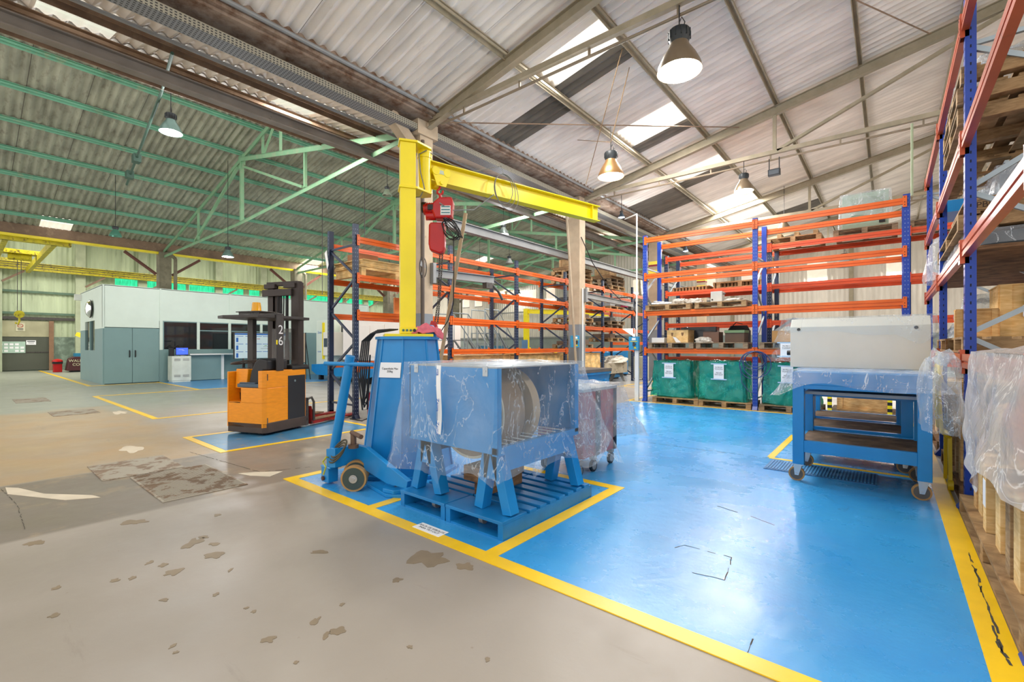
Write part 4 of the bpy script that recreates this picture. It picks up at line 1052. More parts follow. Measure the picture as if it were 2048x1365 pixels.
# rag on the pedestal rim
m = MB()
rc = cc+Rv*.20+Td*.13+Vector((0, 0, 1.50))
def rag(i, j):
    t = 2*math.pi*i; r = .125*(1-j)**.8+.002
    k = 1+.35*nz((math.cos(t), math.sin(t), 0), 1.7, 3)+.12*math.sin(7*t)
    x = r*k*math.cos(t)*1.35; y = r*k*math.sin(t)*.55
    z = .04+.10*math.sin(j*math.pi*.5)*(1+.5*nz((x, y, j), 9, 4))+.03*nz((x, y, 2), 16, 5)-(.06 if (x > .10 and y > 0) else 0)*(1-j)
    return rc+Rv*x+Td*y+Vector((0, 0, max(z, .035) if x < .12 else z))
m.grid(rag, 48, 14); o = m.build('rag', mat('pink_cloth', '#D9707E', .9, 0, .2, 12), smooth=True); tag(o, 'crumpled pink rag lying on the blue pedestal rim', 'rag')
sf = o.modifiers.new('thick', 'SOLIDIFY'); sf.thickness = .006
m = MB(); m.lathe([(.0, .14), (.05, .13), (.08, .08), (.09, .0)], (cc+Rv*.24+Td*.08+Vector((0, 0, 1.5))).to_tuple(), 16); m.build('cap_block', BLUE, cr, smooth=True)

# leaning pole and steel bits by the near column
m = MB(); m.cyl((-5.75, 4.85, .02), (-5.05, 5.0, 3.45), .03, 10); tag(m.build('wooden_pole', mat('pole_wood', '#A58D6C', .7), smooth=True), 'long pale pole leaning up behind the red hoist', 'pole')
m = MB(); m.cyl((-6.75, 11.1, .02), (-7.0, 10.9, 5.2), .035, 8); m.bar((-7.0, 10.9, 5.15), (-7.35, 10.6, 5.5), .05, .05); m.bar((-7.0, 10.9, 5.15), (-6.7, 11.2, 5.5), .05, .05)
tag(m.build('forked_prop', mat('pole_wood2', '#A8977F', .7)), 'thin forked prop leaning up beside the second white pillar', 'pole')

# ------------------------------------------------------------------ blue pallet, frame rack and its film
bp = thing('blue_pallet', 'double-width pallet painted blue, under the blue rack of grinding wheels', 'pallet', (-2.71, 3.1, 0))
for x in (-3.3, -2.78, -2.72, -2.17):
    m = MB(); m.prism([(x, 2.47, 0), (x, 3.73, 0), (x, 3.73, .115), (x, 2.47, .115)], (.05, 0, 0)); m.build('stringer', BLUE_D, bp, bevel=.003)
for x0, x1 in ((-3.3, -2.73), (-2.72, -2.12)):
    m = MB(); m.box(x0, x1, 2.465, 2.75, .115, .14); m.build('deck_board', BLUE_D, bp, bevel=.003)
    for k in range(7):
        y = 2.79+.135*k; m = MB(); m.box(x0, x1, y, y+.085, .115, .138); m.build('deck_board', BLUE_D, bp, bevel=.003)
    m = MB(); m.box(x0, x1, 2.475, 2.56, .001, .018); m.build('bottom_board', BLUE_D, bp)
    m = MB(); m.box(x0, x1, 3.64, 3.72, .001, .018); m.build('bottom_board', BLUE_D, bp)
for x, y in ((-3.0, 2.62), (-2.45, 2.62)):
    m = MB(); m.cyl((x-.02, y, .045), (x+.02, y, .045), .035, 16); m.box(x-.06, x+.06, y-.04, y+.04, .085, .112); m.build('caster', GREY, bp)
fr_ = thing('wheel_storage_frame', 'blue steel box frame on splayed legs holding a large grinding wheel', 'rack', (-2.71, 3.1, .14))
X0, X1, Y0, Y1, ZB, ZT = -3.24, -2.22, 2.52, 3.66, .61, 1.24
m = MB(); m.box(X0, X1, Y0, Y0+.012, ZB-.02, ZT-.01); m.build('front_panel', BLUE, fr_, bevel=.002)
m = MB(); m.box(X0, X0+.012, Y0, Y1, ZB, ZT-.01); m.build('left_panel', BLUE, fr_)
m = MB(); m.box(X0, X1, Y1-.012, Y1, ZB, ZT-.01); m.build('back_panel', BLUE, fr_)
m = MB(); m.box(X1-.05, X1, Y0, Y1, ZB-.03, ZB+.03); m.build('side_rail', BLUE, fr_)
m = MB(); m.box(X1-.02, X1+.001, Y0+.012, Y0+.05, ZB, ZT-.01); m.box(X1-.05, X1, Y1-.06, Y1-.012, ZB, ZT-.01); m.build('corner_post', BLUE, fr_)
m = MB(); m.box(X0, X1, Y0, Y1, ZT-.01, ZT); m.build('lid', mat('lid_grey', '#A4A9AC', .4, .2), fr_)
for x in (-3.17, -2.36):
    m = MB(); m.box(x, x+.05, Y0-.006, Y0, ZT-.07, ZT+.004); m.cyl((x+.025, Y0-.01, ZT-.03), (x+.025, Y0-.006, ZT-.03), .01, 8); m.build('hinge', STEEL, fr_)
m = MB(); m.box(X1-.08, X1-.01, Y0+.1, Y1-.1, ZB-.16, ZB-.03); m.build('rail_beam', BLUE, fr_)
m = MB(); m.box(X0, X0+.07, Y0+.1, Y1-.1, ZB-.16, ZB-.03); m.build('rail_beam', BLUE, fr_)
for y in (2.62, 3.56):
    for xa, xb in ((-3.12, -3.24), (-3.07, -2.93), (-2.37, -2.46), (-2.30, -2.17)):
        m = MB(); m.bar((xa, y, ZB), (xb, y, .141), .085, .10, (0, 1, 0)); m.v = [Vector((v.x, v.y, max(v.z, .141))) for v in m.v]; m.build('leg', BLUE, fr_, bevel=.003)
    for x in (-3.15, -2.40):
        m = MB(); m.box(x, x+.13, y-.05, y+.05, ZB-.22, ZB-.02); m.build('leg_block', BLUE, fr_)
m = MB(); m.cyl((-2.72, 2.56, .84), (-2.72, 3.62, .84), .05, 16); m.build('axle', STEEL, fr_, smooth=True)
for k in range(9):
    m = MB(); m.box(-2.30, -2.26, 2.62+.11*k, 2.66+.11*k, ZB+.03, ZB+.05); 
m = MB()
for k in range(8): m.box(-2.62, -2.27, 2.68+.11*k, 2.70+.11*k, ZB+.03, ZB+.034)
m.build('roller_strip', WHITE, fr_)
WB = mat('abrasive_brown', '#8E7860', .75, 0, .15, 6, bump=.2)
gw = thing('grindstone', 'thick brown grinding wheel seen through the film inside the blue frame', 'grinding wheel', (-2.72, 2.93, .46))
m = MB(); m.lathe([(.07, 0), (.07, -.02), (.38, -.02), (.38, 0), (.38, .26), (.36, .28), (.07, .28)], (-2.72, 2.75, .84), 48, (0, 1, 0)); m.build('wheel_body', WB, gw, smooth=True)
m = MB(); m.tube([(-2.72+.375*math.cos(t), 2.735, .84+.375*math.sin(t)) for t in [i*math.pi/24 for i in range(48)]], .012, 6, closed=True); m.build('pale_rim', mat('rim_pale', '#D8D2BE', .5), gw, smooth=True)
m = MB(); m.lathe([(.06, 0), (.37, 0), (.37, .10), (.06, .10)], (-2.72, 3.14, .84), 48, (0, 1, 0)); m.build('backing_disc', mat('disc_tan', '#BBA588', .7), gw, smooth=True)
m = MB(); m.box(-2.75, -2.5, 2.7, 3.2, .28, .40); tag(m.build('timber_block', DARKW), 'dark timber block lying under the grinding wheel', 'block')
m = MB(); m.box(-2.72, -2.6, 2.8, 3.3, .141, .28); tag(m.build('timber_block', DARKW), 'lower dark timber propping the block under the grinding wheel', 'block')
def hemf(s):
    per = 2*(1.1+1.22); d = s*per
    if d < .35: h = .36
    elif d < .5: h = .30+.05*math.sin(d*20)
    elif d < 1.1: h = .40+.04*math.sin(d*9)
    elif d < 1.5: h = .44
    elif d < 2.32: h = .34+.1*math.sin((d-1.5)*4)
    else: h = .42
    return h
mb = drape(X0-.03, X1+.03, Y0-.03, Y1+.03, ZT+.02, hemf, lambda s: bump_(s, .0, .05, .10)+bump_(s, .24, .03, .03)+bump_(s, .5, .05, .38)+.02, wob=.03, nper=150, nv=26, seed=1, rough_=.02)
tag(mb.build('film_cover', FILM, smooth=True), 'large clear plastic sheet draped over the blue grinding wheel rack', 'plastic sheet')
tp = thing('tape_strip', 'vertical white packing tape with blue lettering on the clear sheet', 'tape', (-2.74, 2.43, .69))
m = MB(); m.grid(lambda i, j: (-2.785+.05*i+.008*math.sin(j*5)+.02*j*0, 2.445-.012*math.sin(j*6)-.012, 1.245-.55*j), 2, 24); o = m.build('tape', PAPER, tp); sf = o.modifiers.new('t', 'SOLIDIFY'); sf.thickness = .002
for z, s_ in ((1.19, 'ma'), (.93, 'Zema'), (.745, 'Zema')):
    text(s_, .045, INKB, tp, (-2.76, 2.419, z), (R(90), R(90), 0), ext=.0006)
m = MB()
for k in range(8): m.box(-2.775, -2.755, 2.419, 2.421, .81+.012*k, .817+.012*k)
m.build('small_print', mat('print_grey', '#8A9BB4', .7), tp)
# floor label
fs = thing('floor_sign', 'white rectangular label with two printed lines stuck on blue floor beside the yellow line', 'sign', (-2.69, 2.28, .006))
m = MB(); m.add([(-2.83, 2.33, .0065), (-2.83, 2.225, .0065), (-2.53, 2.225, .0065), (-2.53, 2.33, .0065)], [(0, 1, 2, 3)]); m.box(-2.83, -2.53, 2.225, 2.33, .0062, .008); m.build('sheet', PAPER, fs)
text('RACK DE REBOLOS\nPARA TRY-OUT', .032, INK, fs, (-2.68, 2.278, .0085), (0, 0, 0), ext=.0003)

# ------------------------------------------------------------------ red tool cart under film
tcx = thing('tool_cart', 'dark red wheeled tool cart under film behind the blue rack', 'cart', (-2.8, 4.6, 0))
CR = mat('cart_red', '#A31E2C', .35, 0, .1, 3)
m = MB(); m.box(-3.12, -2.52, 4.25, 4.98, .18, .9); m.build('cabinet', CR, tcx, bevel=.006)
m = MB(); m.box(-2.53, -2.50, 4.52, 4.60, .18, .9); m.box(-2.53, -2.50, 4.94, 4.99, .18, .9); m.build('corner_strip', BLK, tcx)
m = MB(); m.box(-3.14, -2.50, 4.23, 5.0, .9, .93); m.build('top_tray', mat('tray_grey', '#9DA4A8', .4), tcx)
m = MB()
for i in range(6):
    for j in range(10): m.box(-2.519, -2.5185, 4.64+.045*i, 4.65+.045*i, .3+.05*j, .31+.05*j)
m.build('perforation', mat('cart_dark', '#5A0E18', .6), tcx)
for x, y in ((-2.54, 4.20), (-2.54, 4.50), (-2.56, 4.95), (-3.05, 4.3), (-3.05, 4.9)):
    m = MB(); m.cyl((x-.015, y, .068), (x+.015, y, .068), .065, 22); w_ = m.build('caster', BLK, tcx, smooth=True)
    m = MB(); m.cyl((x-.018, y, .068), (x+.018, y, .068), .045, 20); m.box(x-.03, x+.03, y-.03, y+.03, .135, .18); m.build('hub', GREY, w_)
mb = drape(-3.18, -2.44, 4.02, 5.04, .965, lambda s: .26+.1*math.sin(s*19)+bump_(s, .6, .2, .1), lambda s: .03+bump_(s, .5, .06, .30)+bump_(s, .25, .05, .02), wob=.05, nper=120, nv=18, seed=4, rough_=.04)
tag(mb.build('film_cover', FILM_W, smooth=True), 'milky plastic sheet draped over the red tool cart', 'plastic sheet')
mb = drape(-3.1, -2.3, 3.78, 4.2, .5, lambda s: .12, lambda s: .05, wob=.04, nper=60, nv=8, seed=6)

# ------------------------------------------------------------------ forklift
FKM = Matrix.Translation((-8.1, 2.73, 0)) @ Matrix.Rotation(R(21.1), 4, 'Z')
fk = thing('forklift', 'orange reach truck numbered 26 with black mast, overhead guard and lowered forks', 'forklift', (-8.1, 2.73, 0), R(21.1))
def fb(name, m_, mt, par=fk, **k): return m_.build(name, mt, par, local=True, **k)
m = MB(); m.prism([(0, .0, .12), (.7, 0, .12), (.76, .06, .12), (.76, .86, .12), (0, .86, .12)], (0, 0, .16-.0)); m.v = [Vector((v.x, v.y, v.z-.08)) for v in m.v]; fb('base_skirt', m, mat('skirt_brown', '#4A3C34', .6, .1, .2, 5), bevel=.01)
m = MB()
m.prism([(.27, 0, .12), (.7, 0, .12), (.75, .05, .12), (.75, .85, .12), (.01, .85, .12), (.01, .0, .12), (.27, 0, .12)][:-1], (0, 0, .62-.32+.1))   # lower hull to z=.52
m.v = [v for v in m.v]
m.prism([(.27, 0, .5), (.7, 0, .5), (.75, .05, .5), (.75, .85, .5), (.27, .85, .5)], (0, 0, .24))
m.prism([(.62, 0, .74), (.70, 0, .74), (.75, .05, .74), (.75, .85, .74), (.62, .85, .74)], (0, 0, .27))
m.prism([(.0, .55, .5), (.62, .55, .5), (.62, .85, .5), (.0, .85, .5)], (0, 0, .5))
fb('body', m, AMBER, bevel=.008)
m = MB(); m.box(-.012, .012, 0, .85, .12, .99); fb('side_wall', m, AMBER, bevel=.006)
m = MB(); m.box(.02, .26, .0, .54, .50, .515); fb('footwell_floor', m, mat('footwell', '#5A3414', .7, 0, .3, 6))
m = MB(); m.prism([(.04, .1, .72), (.27, .1, .72), (.31, .1, 1.03), (.06, .1, 1.03)], (0, .4, 0)); fb('dashboard', m, AMBER, bevel=.01)
m = MB(); m.box(.08, .29, .12, .48, 1.03, 1.036); m.cyl((.12, .2, 1.036), (.12, .2, 1.045), .02, 12); m.cyl((.22, .2, 1.036), (.22, .2, 1.045), .02, 12); fb('instrument_panel', m, DKGREY)
m = MB(); m.box(.752, .758, .46, .83, .13, .91); fb('battery_door', m, mat('door_black', '#23252A', .4, 0, .1, 3, second='#8A8A8A', cover=.1), bevel=.004)
m = MB(); m.cyl((.757, .6, .82), (.764, .6, .82), .02, 14); fb('door_lock', m, STEEL)
for z in (.18, .86):
    m = MB(); m.box(.70, .757, .05, .06, z, z+.1); fb('hinge', m, DKGREY)
m = MB(); m.box(.16, .60, .03, .5, .742, .80); m.box(.18, .5, .05, .48, .80, .82); fb('seat_cushion', m, mat('seat_blue_grey', '#4C5F70', .7, 0, .1), bevel=.02)
m = MB(); m.prism([(.32, .1, .80), (.37, .1, 1.0), (.45, .1, 1.15), (.54, .1, 1.2), (.70, .1, 1.17), (.70, .1, 1.015), (.61, .1, 1.015), (.60, .1, .80)], (0, .40, 0)); fb('seat_back', m, mat('seat_black', '#1C1D20', .55, 0, .1), bevel=.02)
m = MB(); m.tube([(.08+.18*math.cos(t), .22+.17*math.sin(t), 1.13+.03*math.cos(t)) for t in [i*math.pi/14 for i in range(28)]], .014, 8, closed=True)
for t in (0.4, 2.5, 4.6): m.bar((.08, .22, 1.115), (.08+.17*math.cos(t), .22+.16*math.sin(t), 1.13+.03*math.cos(t)), .02, .012)
fb('steering_wheel', m, mat('wheel_brown_black', '#3A2E28', .5, 0, .2), smooth=True)
m = MB(); m.cyl((.08, .22, 1.12), (.02, .24, .62), .02, 10); m.cyl((.05, .23, .9), (.06, .23, .93), .045, 12); m.cyl((.02, .24, .64), (.01, .25, .5), .035, 10); fb('steering_column', m, BLK, smooth=True)
m = MB(); m.cyl((.3, .3, 1.02), (.34, .26, 1.16), .009, 8); m.lathe([(0, 0), (.018, .008), (.018, .03), (0, .04)], (.34, .26, 1.15), 10); fb('control_lever', m, BLK, smooth=True)
# overhead guard
G0 = mat('guard_dark', '#3A3634', .5, .2, .15, 5)
m = MB(); m.prism([(-.28, .05, 1.84), (-.05, -.05, 1.84), (.62, .0, 1.84), (.74, .2, 1.84), (.74, .95, 1.84), (.55, 1.0, 1.84), (-.1, .95, 1.84), (-.34, .7, 1.84)], (0, 0, .045)); fb('overhead_guard', m, G0, bevel=.006)
m = MB(); m.box(-.07, .05, .42, .5, .5, 1.84); fb('guard_post', m, G0, bevel=.008)
m = MB(); m.prism([(.74, .22, 1.0), (.74, .36, 1.0), (.74, .36, 1.86), (.74, .30, 1.92), (.74, .22, 1.92)], (.03, 0, 0)); m.box(.55, .77, .22, .36, 1.885, 1.915); fb('guard_arch', m, G0, bevel=.01)
text('2', .20, mat('stencil_white', '#DADADA', .6), fk, FKM @ Vector((.774, .29, 1.65)), (R(90), 0, R(90+21.1)), name='number_two', ext=.001)
text('6', .20, mat('stencil_white', '#DADADA', .6), fk, FKM @ Vector((.774, .29, 1.47)), (R(90), 0, R(90+21.1)), name='number_six', ext=.001)
m = MB(); m.box(.773, .776, .2, .225, 1.42, 1.49); fb('warning_sticker', m, YEL)
m = MB(); m.box(-.1, .34, .28, .6, 1.89, 1.97); m.box(-.13, .37, .25, .63, 1.95, 1.965); fb('beacon_bracket', m, DKGREY, bevel=.004)
m = MB(); m.lathe([(0, .13), (.058, .13), (.066, .10), (.072, 0), (.08, -.01), (.08, -.02), (0, -.02)], (.13, .42, 1.99), 24); fb('beacon', m, mat('beacon_amber', '#E6A314', .2, 0, .05), smooth=True)
# mast
MD = mat('mast_dark', '#3B322E', .5, .3, .2, 5, second='#6A4C3A', cover=.2)
for x0, x1 in ((-.19, -.07), (.38, .50)):
    m = MB(); m.box(x0, x1, .95, .97, .12, 2.52); m.box(x0 if x0 < 0 else x1-.02, x0+.02 if x0 < 0 else x1, .97, 1.06, .12, 2.52); m.box(x0, x1, 1.06, 1.075, .12, 2.52)
    fb('mast_channel', m, MD, bevel=.004)
for x0, x1 in ((-.06, -.01), (.31, .36)):
    m = MB(); m.box(x0, x1, .98, 1.05, .12, 2.42); fb('inner_mast', m, MD)
m = MB(); m.box(-.27, .38, .90, .95, 2.28, 2.40); fb('mast_crossbar', m, MD, bevel=.006)
m = MB(); m.box(-.22, .48, .95, 1.06, 2.47, 2.54); m.box(-.24, 0, .91, .97, 2.42, 2.50); m.box(.2, .44, .91, .97, 2.42, 2.50); fb('mast_head', m, MD, bevel=.006)
for x in (.06, .2):
    m = MB(); m.cyl((x, 1.0, .2), (x, 1.0, 1.5), .04, 16); m.cyl((x, 1.0, 1.5), (x, 1.0, 2.35), .026, 16); fb('lift_cylinder', m, BLK, smooth=True)
m = MB(); m.tube([(.04, .97, 2.35), (.03, .95, 1.9), (.05, .95, 1.3)], .012, 6); m.tube([(.16, .97, 2.35), (.17, .95, 1.9), (.15, .95, 1.3)], .012, 6); fb('hydraulic_hose', m, BLK)
sh = film('shield_film', (.72, .70, .68, 1), (.5, .5, .5, 1), .12, .2, 2, .08, .05)
m = MB(); m.box(-.04, .40, .90, .905, 1.15, 1.70); fb('clear_shield', m, sh)
m = MB(); m.prism([(.36, .55, 1.0), (.76, .55, 1.0), (.76, .55, 1.05), (.72, .55, 1.08), (.40, .55, 1.08)], (0, .38, 0)); fb('battery_cover', m, BLK, bevel=.015)
m = MB(); m.box(.05, .72, .87, .95, .03, .5); fb('carriage', m, DKGREY)
m = MB(); m.tube([(.72, .93, .48), (.74, 1.0, .5), (.76, 1.03, .42), (.76, 1.03, .1)], .022, 8); fb('load_backrest', m, DKGREY, smooth=True)
for x in (.08, .60):
    m = MB(); m.prism([(x, 1.0, .03), (x, 2.28, .03), (x, 2.28, .055), (x, 1.08, .10), (x, 1.0, .35)], (.14, 0, 0)); fb('fork', m, mat('fork_red', '#A3241E', .5, .1, .2, 4, second='#4A2A22', cover=.3), bevel=.004)
    m = MB(); m.box(x-.02, x+.15, 1.05, 1.9, .09, .105); fb('fork_board', m, DARKW)
for x, y in ((.12, .2), (.6, .12), (.12, .7), (.62, .7)):
    m = MB(); m.cyl((x-.04, y, .05), (x+.04, y, .05), .05, 20); fb('wheel', m, BLK, smooth=True)
for x in (.15, .67):
    m = MB(); m.cyl((x-.04, 2.1, .035), (x+.04, 2.1, .035), .033, 16); fb('fork_roller', m, BLK, smooth=True)

# ------------------------------------------------------------------ wheeled blue tables
def make_table():
    t = thing('work_table', '', 'table')
    X0, X1, Y0, Y1 = -.535, .535, 0, .84
    for x in (X0, X1-.10):
        for y in (Y0, Y1-.10):
            m = MB(); m.box(x, x+.10, y, y+.10, .18, 1.0); m.build('leg', BLUE, t, local=True, bevel=.004)
    m = MB(); m.box(X0, X1, Y0, Y1, 1.0, 1.13); m.build('table_top', BLUE, t, local=True, bevel=.006)
    for y in (Y0+.005, Y1-.055):
        m = MB(); m.box(X0+.1, X1-.1, y, y+.05, .31, .43); m.build('lower_rail', BLUE, t, local=True, bevel=.003)
        m = MB(); m.box(X0+.1, X1-.1, Y1-.055, Y1-.005, .82, .88) if y > .1 else m.box(X0+.1, X1-.1, y, y+.05, .96, 1.0); m.build('upper_rail', BLUE, t, local=True)
    for x in (X0+.01, X1-.06):
        m = MB(); m.box(x, x+.05, Y0+.1, Y1-.1, .31, .42); m.build('side_rail', BLUE, t, local=True)
    m = MB(); m.box(X0+.06, X1-.06, Y0+.055, Y1-.055, .40, .425); m.build('lower_shelf', wood('shelf_ply', '#4A3E34', '#75604A'), t, local=True)
    m = MB(); m.box(X0+.1, X1-.1, Y0+.1, Y1-.06, .90, .93); m.build('drip_tray', mat('tray_dull', '#8D9398', .5, .1), t, local=True)
    for x in (X0+.05, X1-.05):
        for y in (Y0+.06, Y1-.06):
            m = MB(); m.cyl((x-.02, y-.02, .073), (x-.02, y+.02, .073), .072, 28); c_ = m.build('caster_wheel', mat('caster_tan', '#A87E48', .5), t, local=True, smooth=True)
            m = MB(); m.cyl((x-.02, y-.022, .073), (x-.02, y+.022, .073), .058, 26); m.build('wheel_disc', mat('caster_grey', '#56534E', .5), c_, local=True)
            m = MB(); m.box(x-.05, x+.05, y-.05, y+.05, .168, .18)
            for s in (-1, 1): m.prism([(x-.045, y+s*.03, .168), (x+.03, y+s*.03, .168), (x, y+s*.03, .06), (x-.035, y+s*.03, .06)], (0, .004, 0))
            m.cyl((x-.02, y-.036, .073), (x-.02, y+.036, .073), .01, 10); m.build('caster_fork', STEEL, t, local=True)
    remember(t); return t
TB = make_table(); TBu = []
TBG = 'blue steel tables on casters'
place(TB, TBu, (-.235, 5.5, 0), 0, 'blue wheeled steel table with wooden lower shelf, nearest of the row by the right rack', TBG)
place(TB, TBu, (-.33, 6.55, 0), 0, 'blue wheeled table carrying the white machine guard, behind the nearest table', TBG)
place(TB, TBu, (-.36, 7.5, 0), 0, 'third blue wheeled table in the row, its casters seen left of the guard', TBG)
mb = drape(-.80, .335, 5.47, 6.37, 1.145, lambda s: 1.0+.03*math.sin(s*25)-bump_(s, .98, .05, .12)-bump_(s, .32, .06, .05), lambda s: .01+bump_(s, .98, .05, .16)+bump_(s, .28, .05, .10), wob=.02, nper=140, nv=10, seed=9, rough_=.012)
tag(mb.build('film_cover', FILM_C, smooth=True), 'crinkled clear film wrapped over the top of the nearest blue table', 'plastic sheet')
hd = thing('machine_guard', 'large white sheet metal machine guard standing behind the blue table', 'machine guard', (-.33, 6.95, 1.135))
m = MB(); m.prism([(-.95, 6.62, 1.135), (-.95, 6.62, 1.63), (-.95, 6.72, 1.73), (-.95, 7.3, 1.73), (-.95, 7.3, 1.135)], (1.3, 0, 0)); m.build('hood', mat('guard_white', '#DDDACE', .3, 0, .05), hd, bevel=.006)
for x in (-.86, .23):
    m = MB(); m.cyl((x, 6.612, 1.6), (x, 6.62, 1.6), .018, 20); m.build('round_plug', BLK, hd)
m = MB(); m.box(-.985, -.95, 6.7, 6.76, 1.28, 1.34); m.cyl((-.99, 6.66, 1.31), (-.955, 6.66, 1.31), .03, 14); m.build('latch', BLK, hd)
mb = drape(-.985, .385, 6.59, 7.33, 1.742, lambda s: 1.55+.03*math.sin(s*22)-bump_(s, .29, .03, .12), lambda s: .01+bump_(s, .29, .03, .05), wob=.012, nper=140, nv=8, seed=12, rough_=.008)
tag(mb.build('film_cover', FILM, smooth=True), 'clear film hanging over the top edge of the white machine guard', 'plastic sheet')

# ------------------------------------------------------------------ green wrapped loads under the bright blue rack
TEAL = mat('casting_teal', '#5BB0A8', .45, 0, .15)
def green_load(x0, x1, z1, label, lines=('M-70114', 'TOYOTA', '', 'PECAS', 'TRY-OUT'), seed=0, blab=''):
    cx = (x0+x1)/2
    t = thing('green_wrapped_load', label, 'wrapped load', (cx, 11.5, .14))
    m = MB(); m.box(x0+.08, x1-.06, 11.22, 11.8, .145, z1-.28); m.box(x0+.12, x0+.4, 11.25, 11.7, z1-.28, z1-.06); m.box(x1-.4, x1-.1, 11.25, 11.7, z1-.28, z1-.08)
    m.build('castings', TEAL, t, bevel=.01)
    m = MB()
    for k in range(2):
        c_ = (x0+.3+.35*k, 11.2, .42); m.tube([(c_[0]+.08*math.cos(a), 11.2, c_[2]+.1*math.sin(a)) for a in [i*math.pi/10 for i in range(20)]], .025, 8, closed=True)
    m.build('ring_fitting', mat('ring_teal', '#5FB3A6', .4), t, smooth=True)
    mb = drape(x0, x1, 11.12, 11.86, z1, lambda s: .16+.02*math.sin(s*17+seed), lambda s: .035+.03*max(0, math.sin(s*12.5)), wob=.05, nper=110, nv=18, seed=20+seed, rough_=.035)
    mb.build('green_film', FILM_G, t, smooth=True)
    m = MB(); m.box(cx-.16, cx+.12, 11.035, 11.042, z1-.32, z1-.04) if False else m.box(cx-.14, cx+.08, 11.045, 11.05, z1-.40, z1-.06); lb = m.build('paper_label', PAPER, t)
    m = MB(); m.box(cx-.2, cx+.14, 11.043, 11.046, z1-.07, z1-.045); m.box(cx-.2, cx+.14, 11.043, 11.046, z1-.42, z1-.395); m.build('packing_tape', mat('tape_pale_blue', '#A9CBE6', .4), t)
    text('\n'.join(lines), .042, INK, t, (cx-.03, 11.042, z1-.22), (R(90), 0, 0), ext=.0006)
    return t
green_load(-4.55, -3.68, 1.03, 'leftmost green film wrapped load with a white label, beside the blue upright', seed=0)
green_load(-3.43, -2.5, 1.04, 'middle green film wrapped load with a white label, under the first shelf', seed=1)
green_load(-2.08, -1.15, 1.03, 'green wrapped load partly hidden behind the blue wheeled table', seed=2)
fl2 = thing('film_wrapped_load', 'load in clear film with a white label above the third green load', 'wrapped load', (-1.7, 11.4, 1.476))
m = MB(); m.box(-1.95, -1.3, 11.2, 11.7, 1.48, 1.72); m.build('cardboard_box', mat('cardboard', '#B88E58', .8), fl2)
m = MB(); m.bar((-1.9, 11.3, 1.72), (-1.55, 11.3, 1.98), .05, .05); m.bar((-1.2, 11.3, 1.72), (-1.55, 11.3, 1.98), .05, .05); m.build('prop_frame', GREY, fl2)
mb = drape(-1.75, -1.35, 11.15, 11.5, 1.96, lambda s: 1.08, lambda s: .32+.05*math.sin(s*19), wob=.04, nper=80, nv=18, seed=31, rough_=.03); mb.build('clear_film', FILM, fl2, smooth=True)
m = MB(); m.box(-1.74, -1.5, 10.885, 10.89, 1.16, 1.47); m.build('paper_label', PAPER, fl2)
text('M-70114\nTOYOTA', .045, INK, fl2, (-1.62, 10.882, 1.37), (R(90), 0, 0), ext=.0006)
m = MB(); m.box(-1.8, -1.44, 10.882, 10.886, 1.165, 1.19); m.box(-1.8, -1.44, 10.882, 10.886, 1.45, 1.475); m.build('packing_tape', mat('tape_pale_blue', '#A9CBE6', .4), fl2)
# hose coil on the middle upright
m = MB()
for k, (r1, r2) in enumerate(((.26, .30), (.24, .2), (.2, .17), (.27, .28))):
    m.tube([(-2.27+.03*k+r1*math.cos(a), 10.93-.015*k, 1.28-r2+r2*math.sin(a)) for a in [i*math.pi/14 for i in range(28)]], .010, 6, closed=True)
m.tube([(-2.5, 10.9, .95), (-2.48, 10.9, .6), (-2.35, 10.9, .42), (-2.2, 10.92, .34)], .008, 6)
m.box(-2.31, -2.17, 10.9, 10.955, 1.27, 1.29)
tag(m.build('hose_coil', mat('hose_navy', '#27406E', .5)), 'coil of dark blue hose hung on the middle blue upright', 'hose')

# goods on the bright blue rack shelves
def crate(name, x0, x1, y0, y1, z0, z1, m_, label, cat='box', lid=True, battens=True, group=None, par=None):
    t = thing(name, label, cat, ((x0+x1)/2, (y0+y1)/2, z0), 0, group)
    m = MB(); m.box(x0, x1, y0, y1, z0, z1-.012); m.build('box_body', m_, t, bevel=.003)
    if lid: m = MB(); m.box(x0-.008, x1+.008, y0-.008, y1+.008, z1-.012, z1); m.build('lid', m_, t)
    if battens:
        w = min(.08, (x1-x0)*.14)
        for xa in (x0, x1-w):
            m = MB(); m.box(xa, xa+w, y0-.016, y0, z0, z1-.012); m.build('batten', m_, t)
        m = MB(); m.box(x0+w, x1-w, y0-.014, y0, z0, z0+w*.6); m.build('batten', m_, t)
        m = MB(); m.box(x0-.014, x0, y0, y0+.07, z0, z1-.012); m.build('batten', m_, t)
        m = MB(); m.box(x1, x1+.014, y0, y0+.07, z0, z1-.012); m.build('batten', m_, t)
    return t
S1 = 1.476
c_ = crate('wooden_box', -4.23, -3.72, 11.15, 11.6, S1, 1.78, PINE_L, 'light varnished wooden box with two metal clasps on the first shelf', battens=False)
for x in (-4.1, -3.85):
    m = MB(); m.prism([(x-.03, 11.14, 1.72), (x+.03, 11.14, 1.72), (x+.02, 11.14, 1.66), (x, 11.14, 1.63), (x-.02, 11.14, 1.66)], (0, .008, 0)); m.build('clasp', DARKW, c_)
m = MB(); m.prism([(-4.08, 11.13, 1.62), (-4.0, 11.13, 1.6), (-3.88, 11.13, 1.48), (-4.0, 11.13, 1.48)], (0, .004, 0)); tag(m.build('paper_tag', PAPER), 'white paper tag leaning on the varnished wooden box', 'tag')
m = MB(); m.box(-4.62, -4.30, 11.15, 11.5, S1, 1.6); tag(m.build('white_box', WHITE, bevel=.006), 'small white box left of the varnished wooden box', 'box')
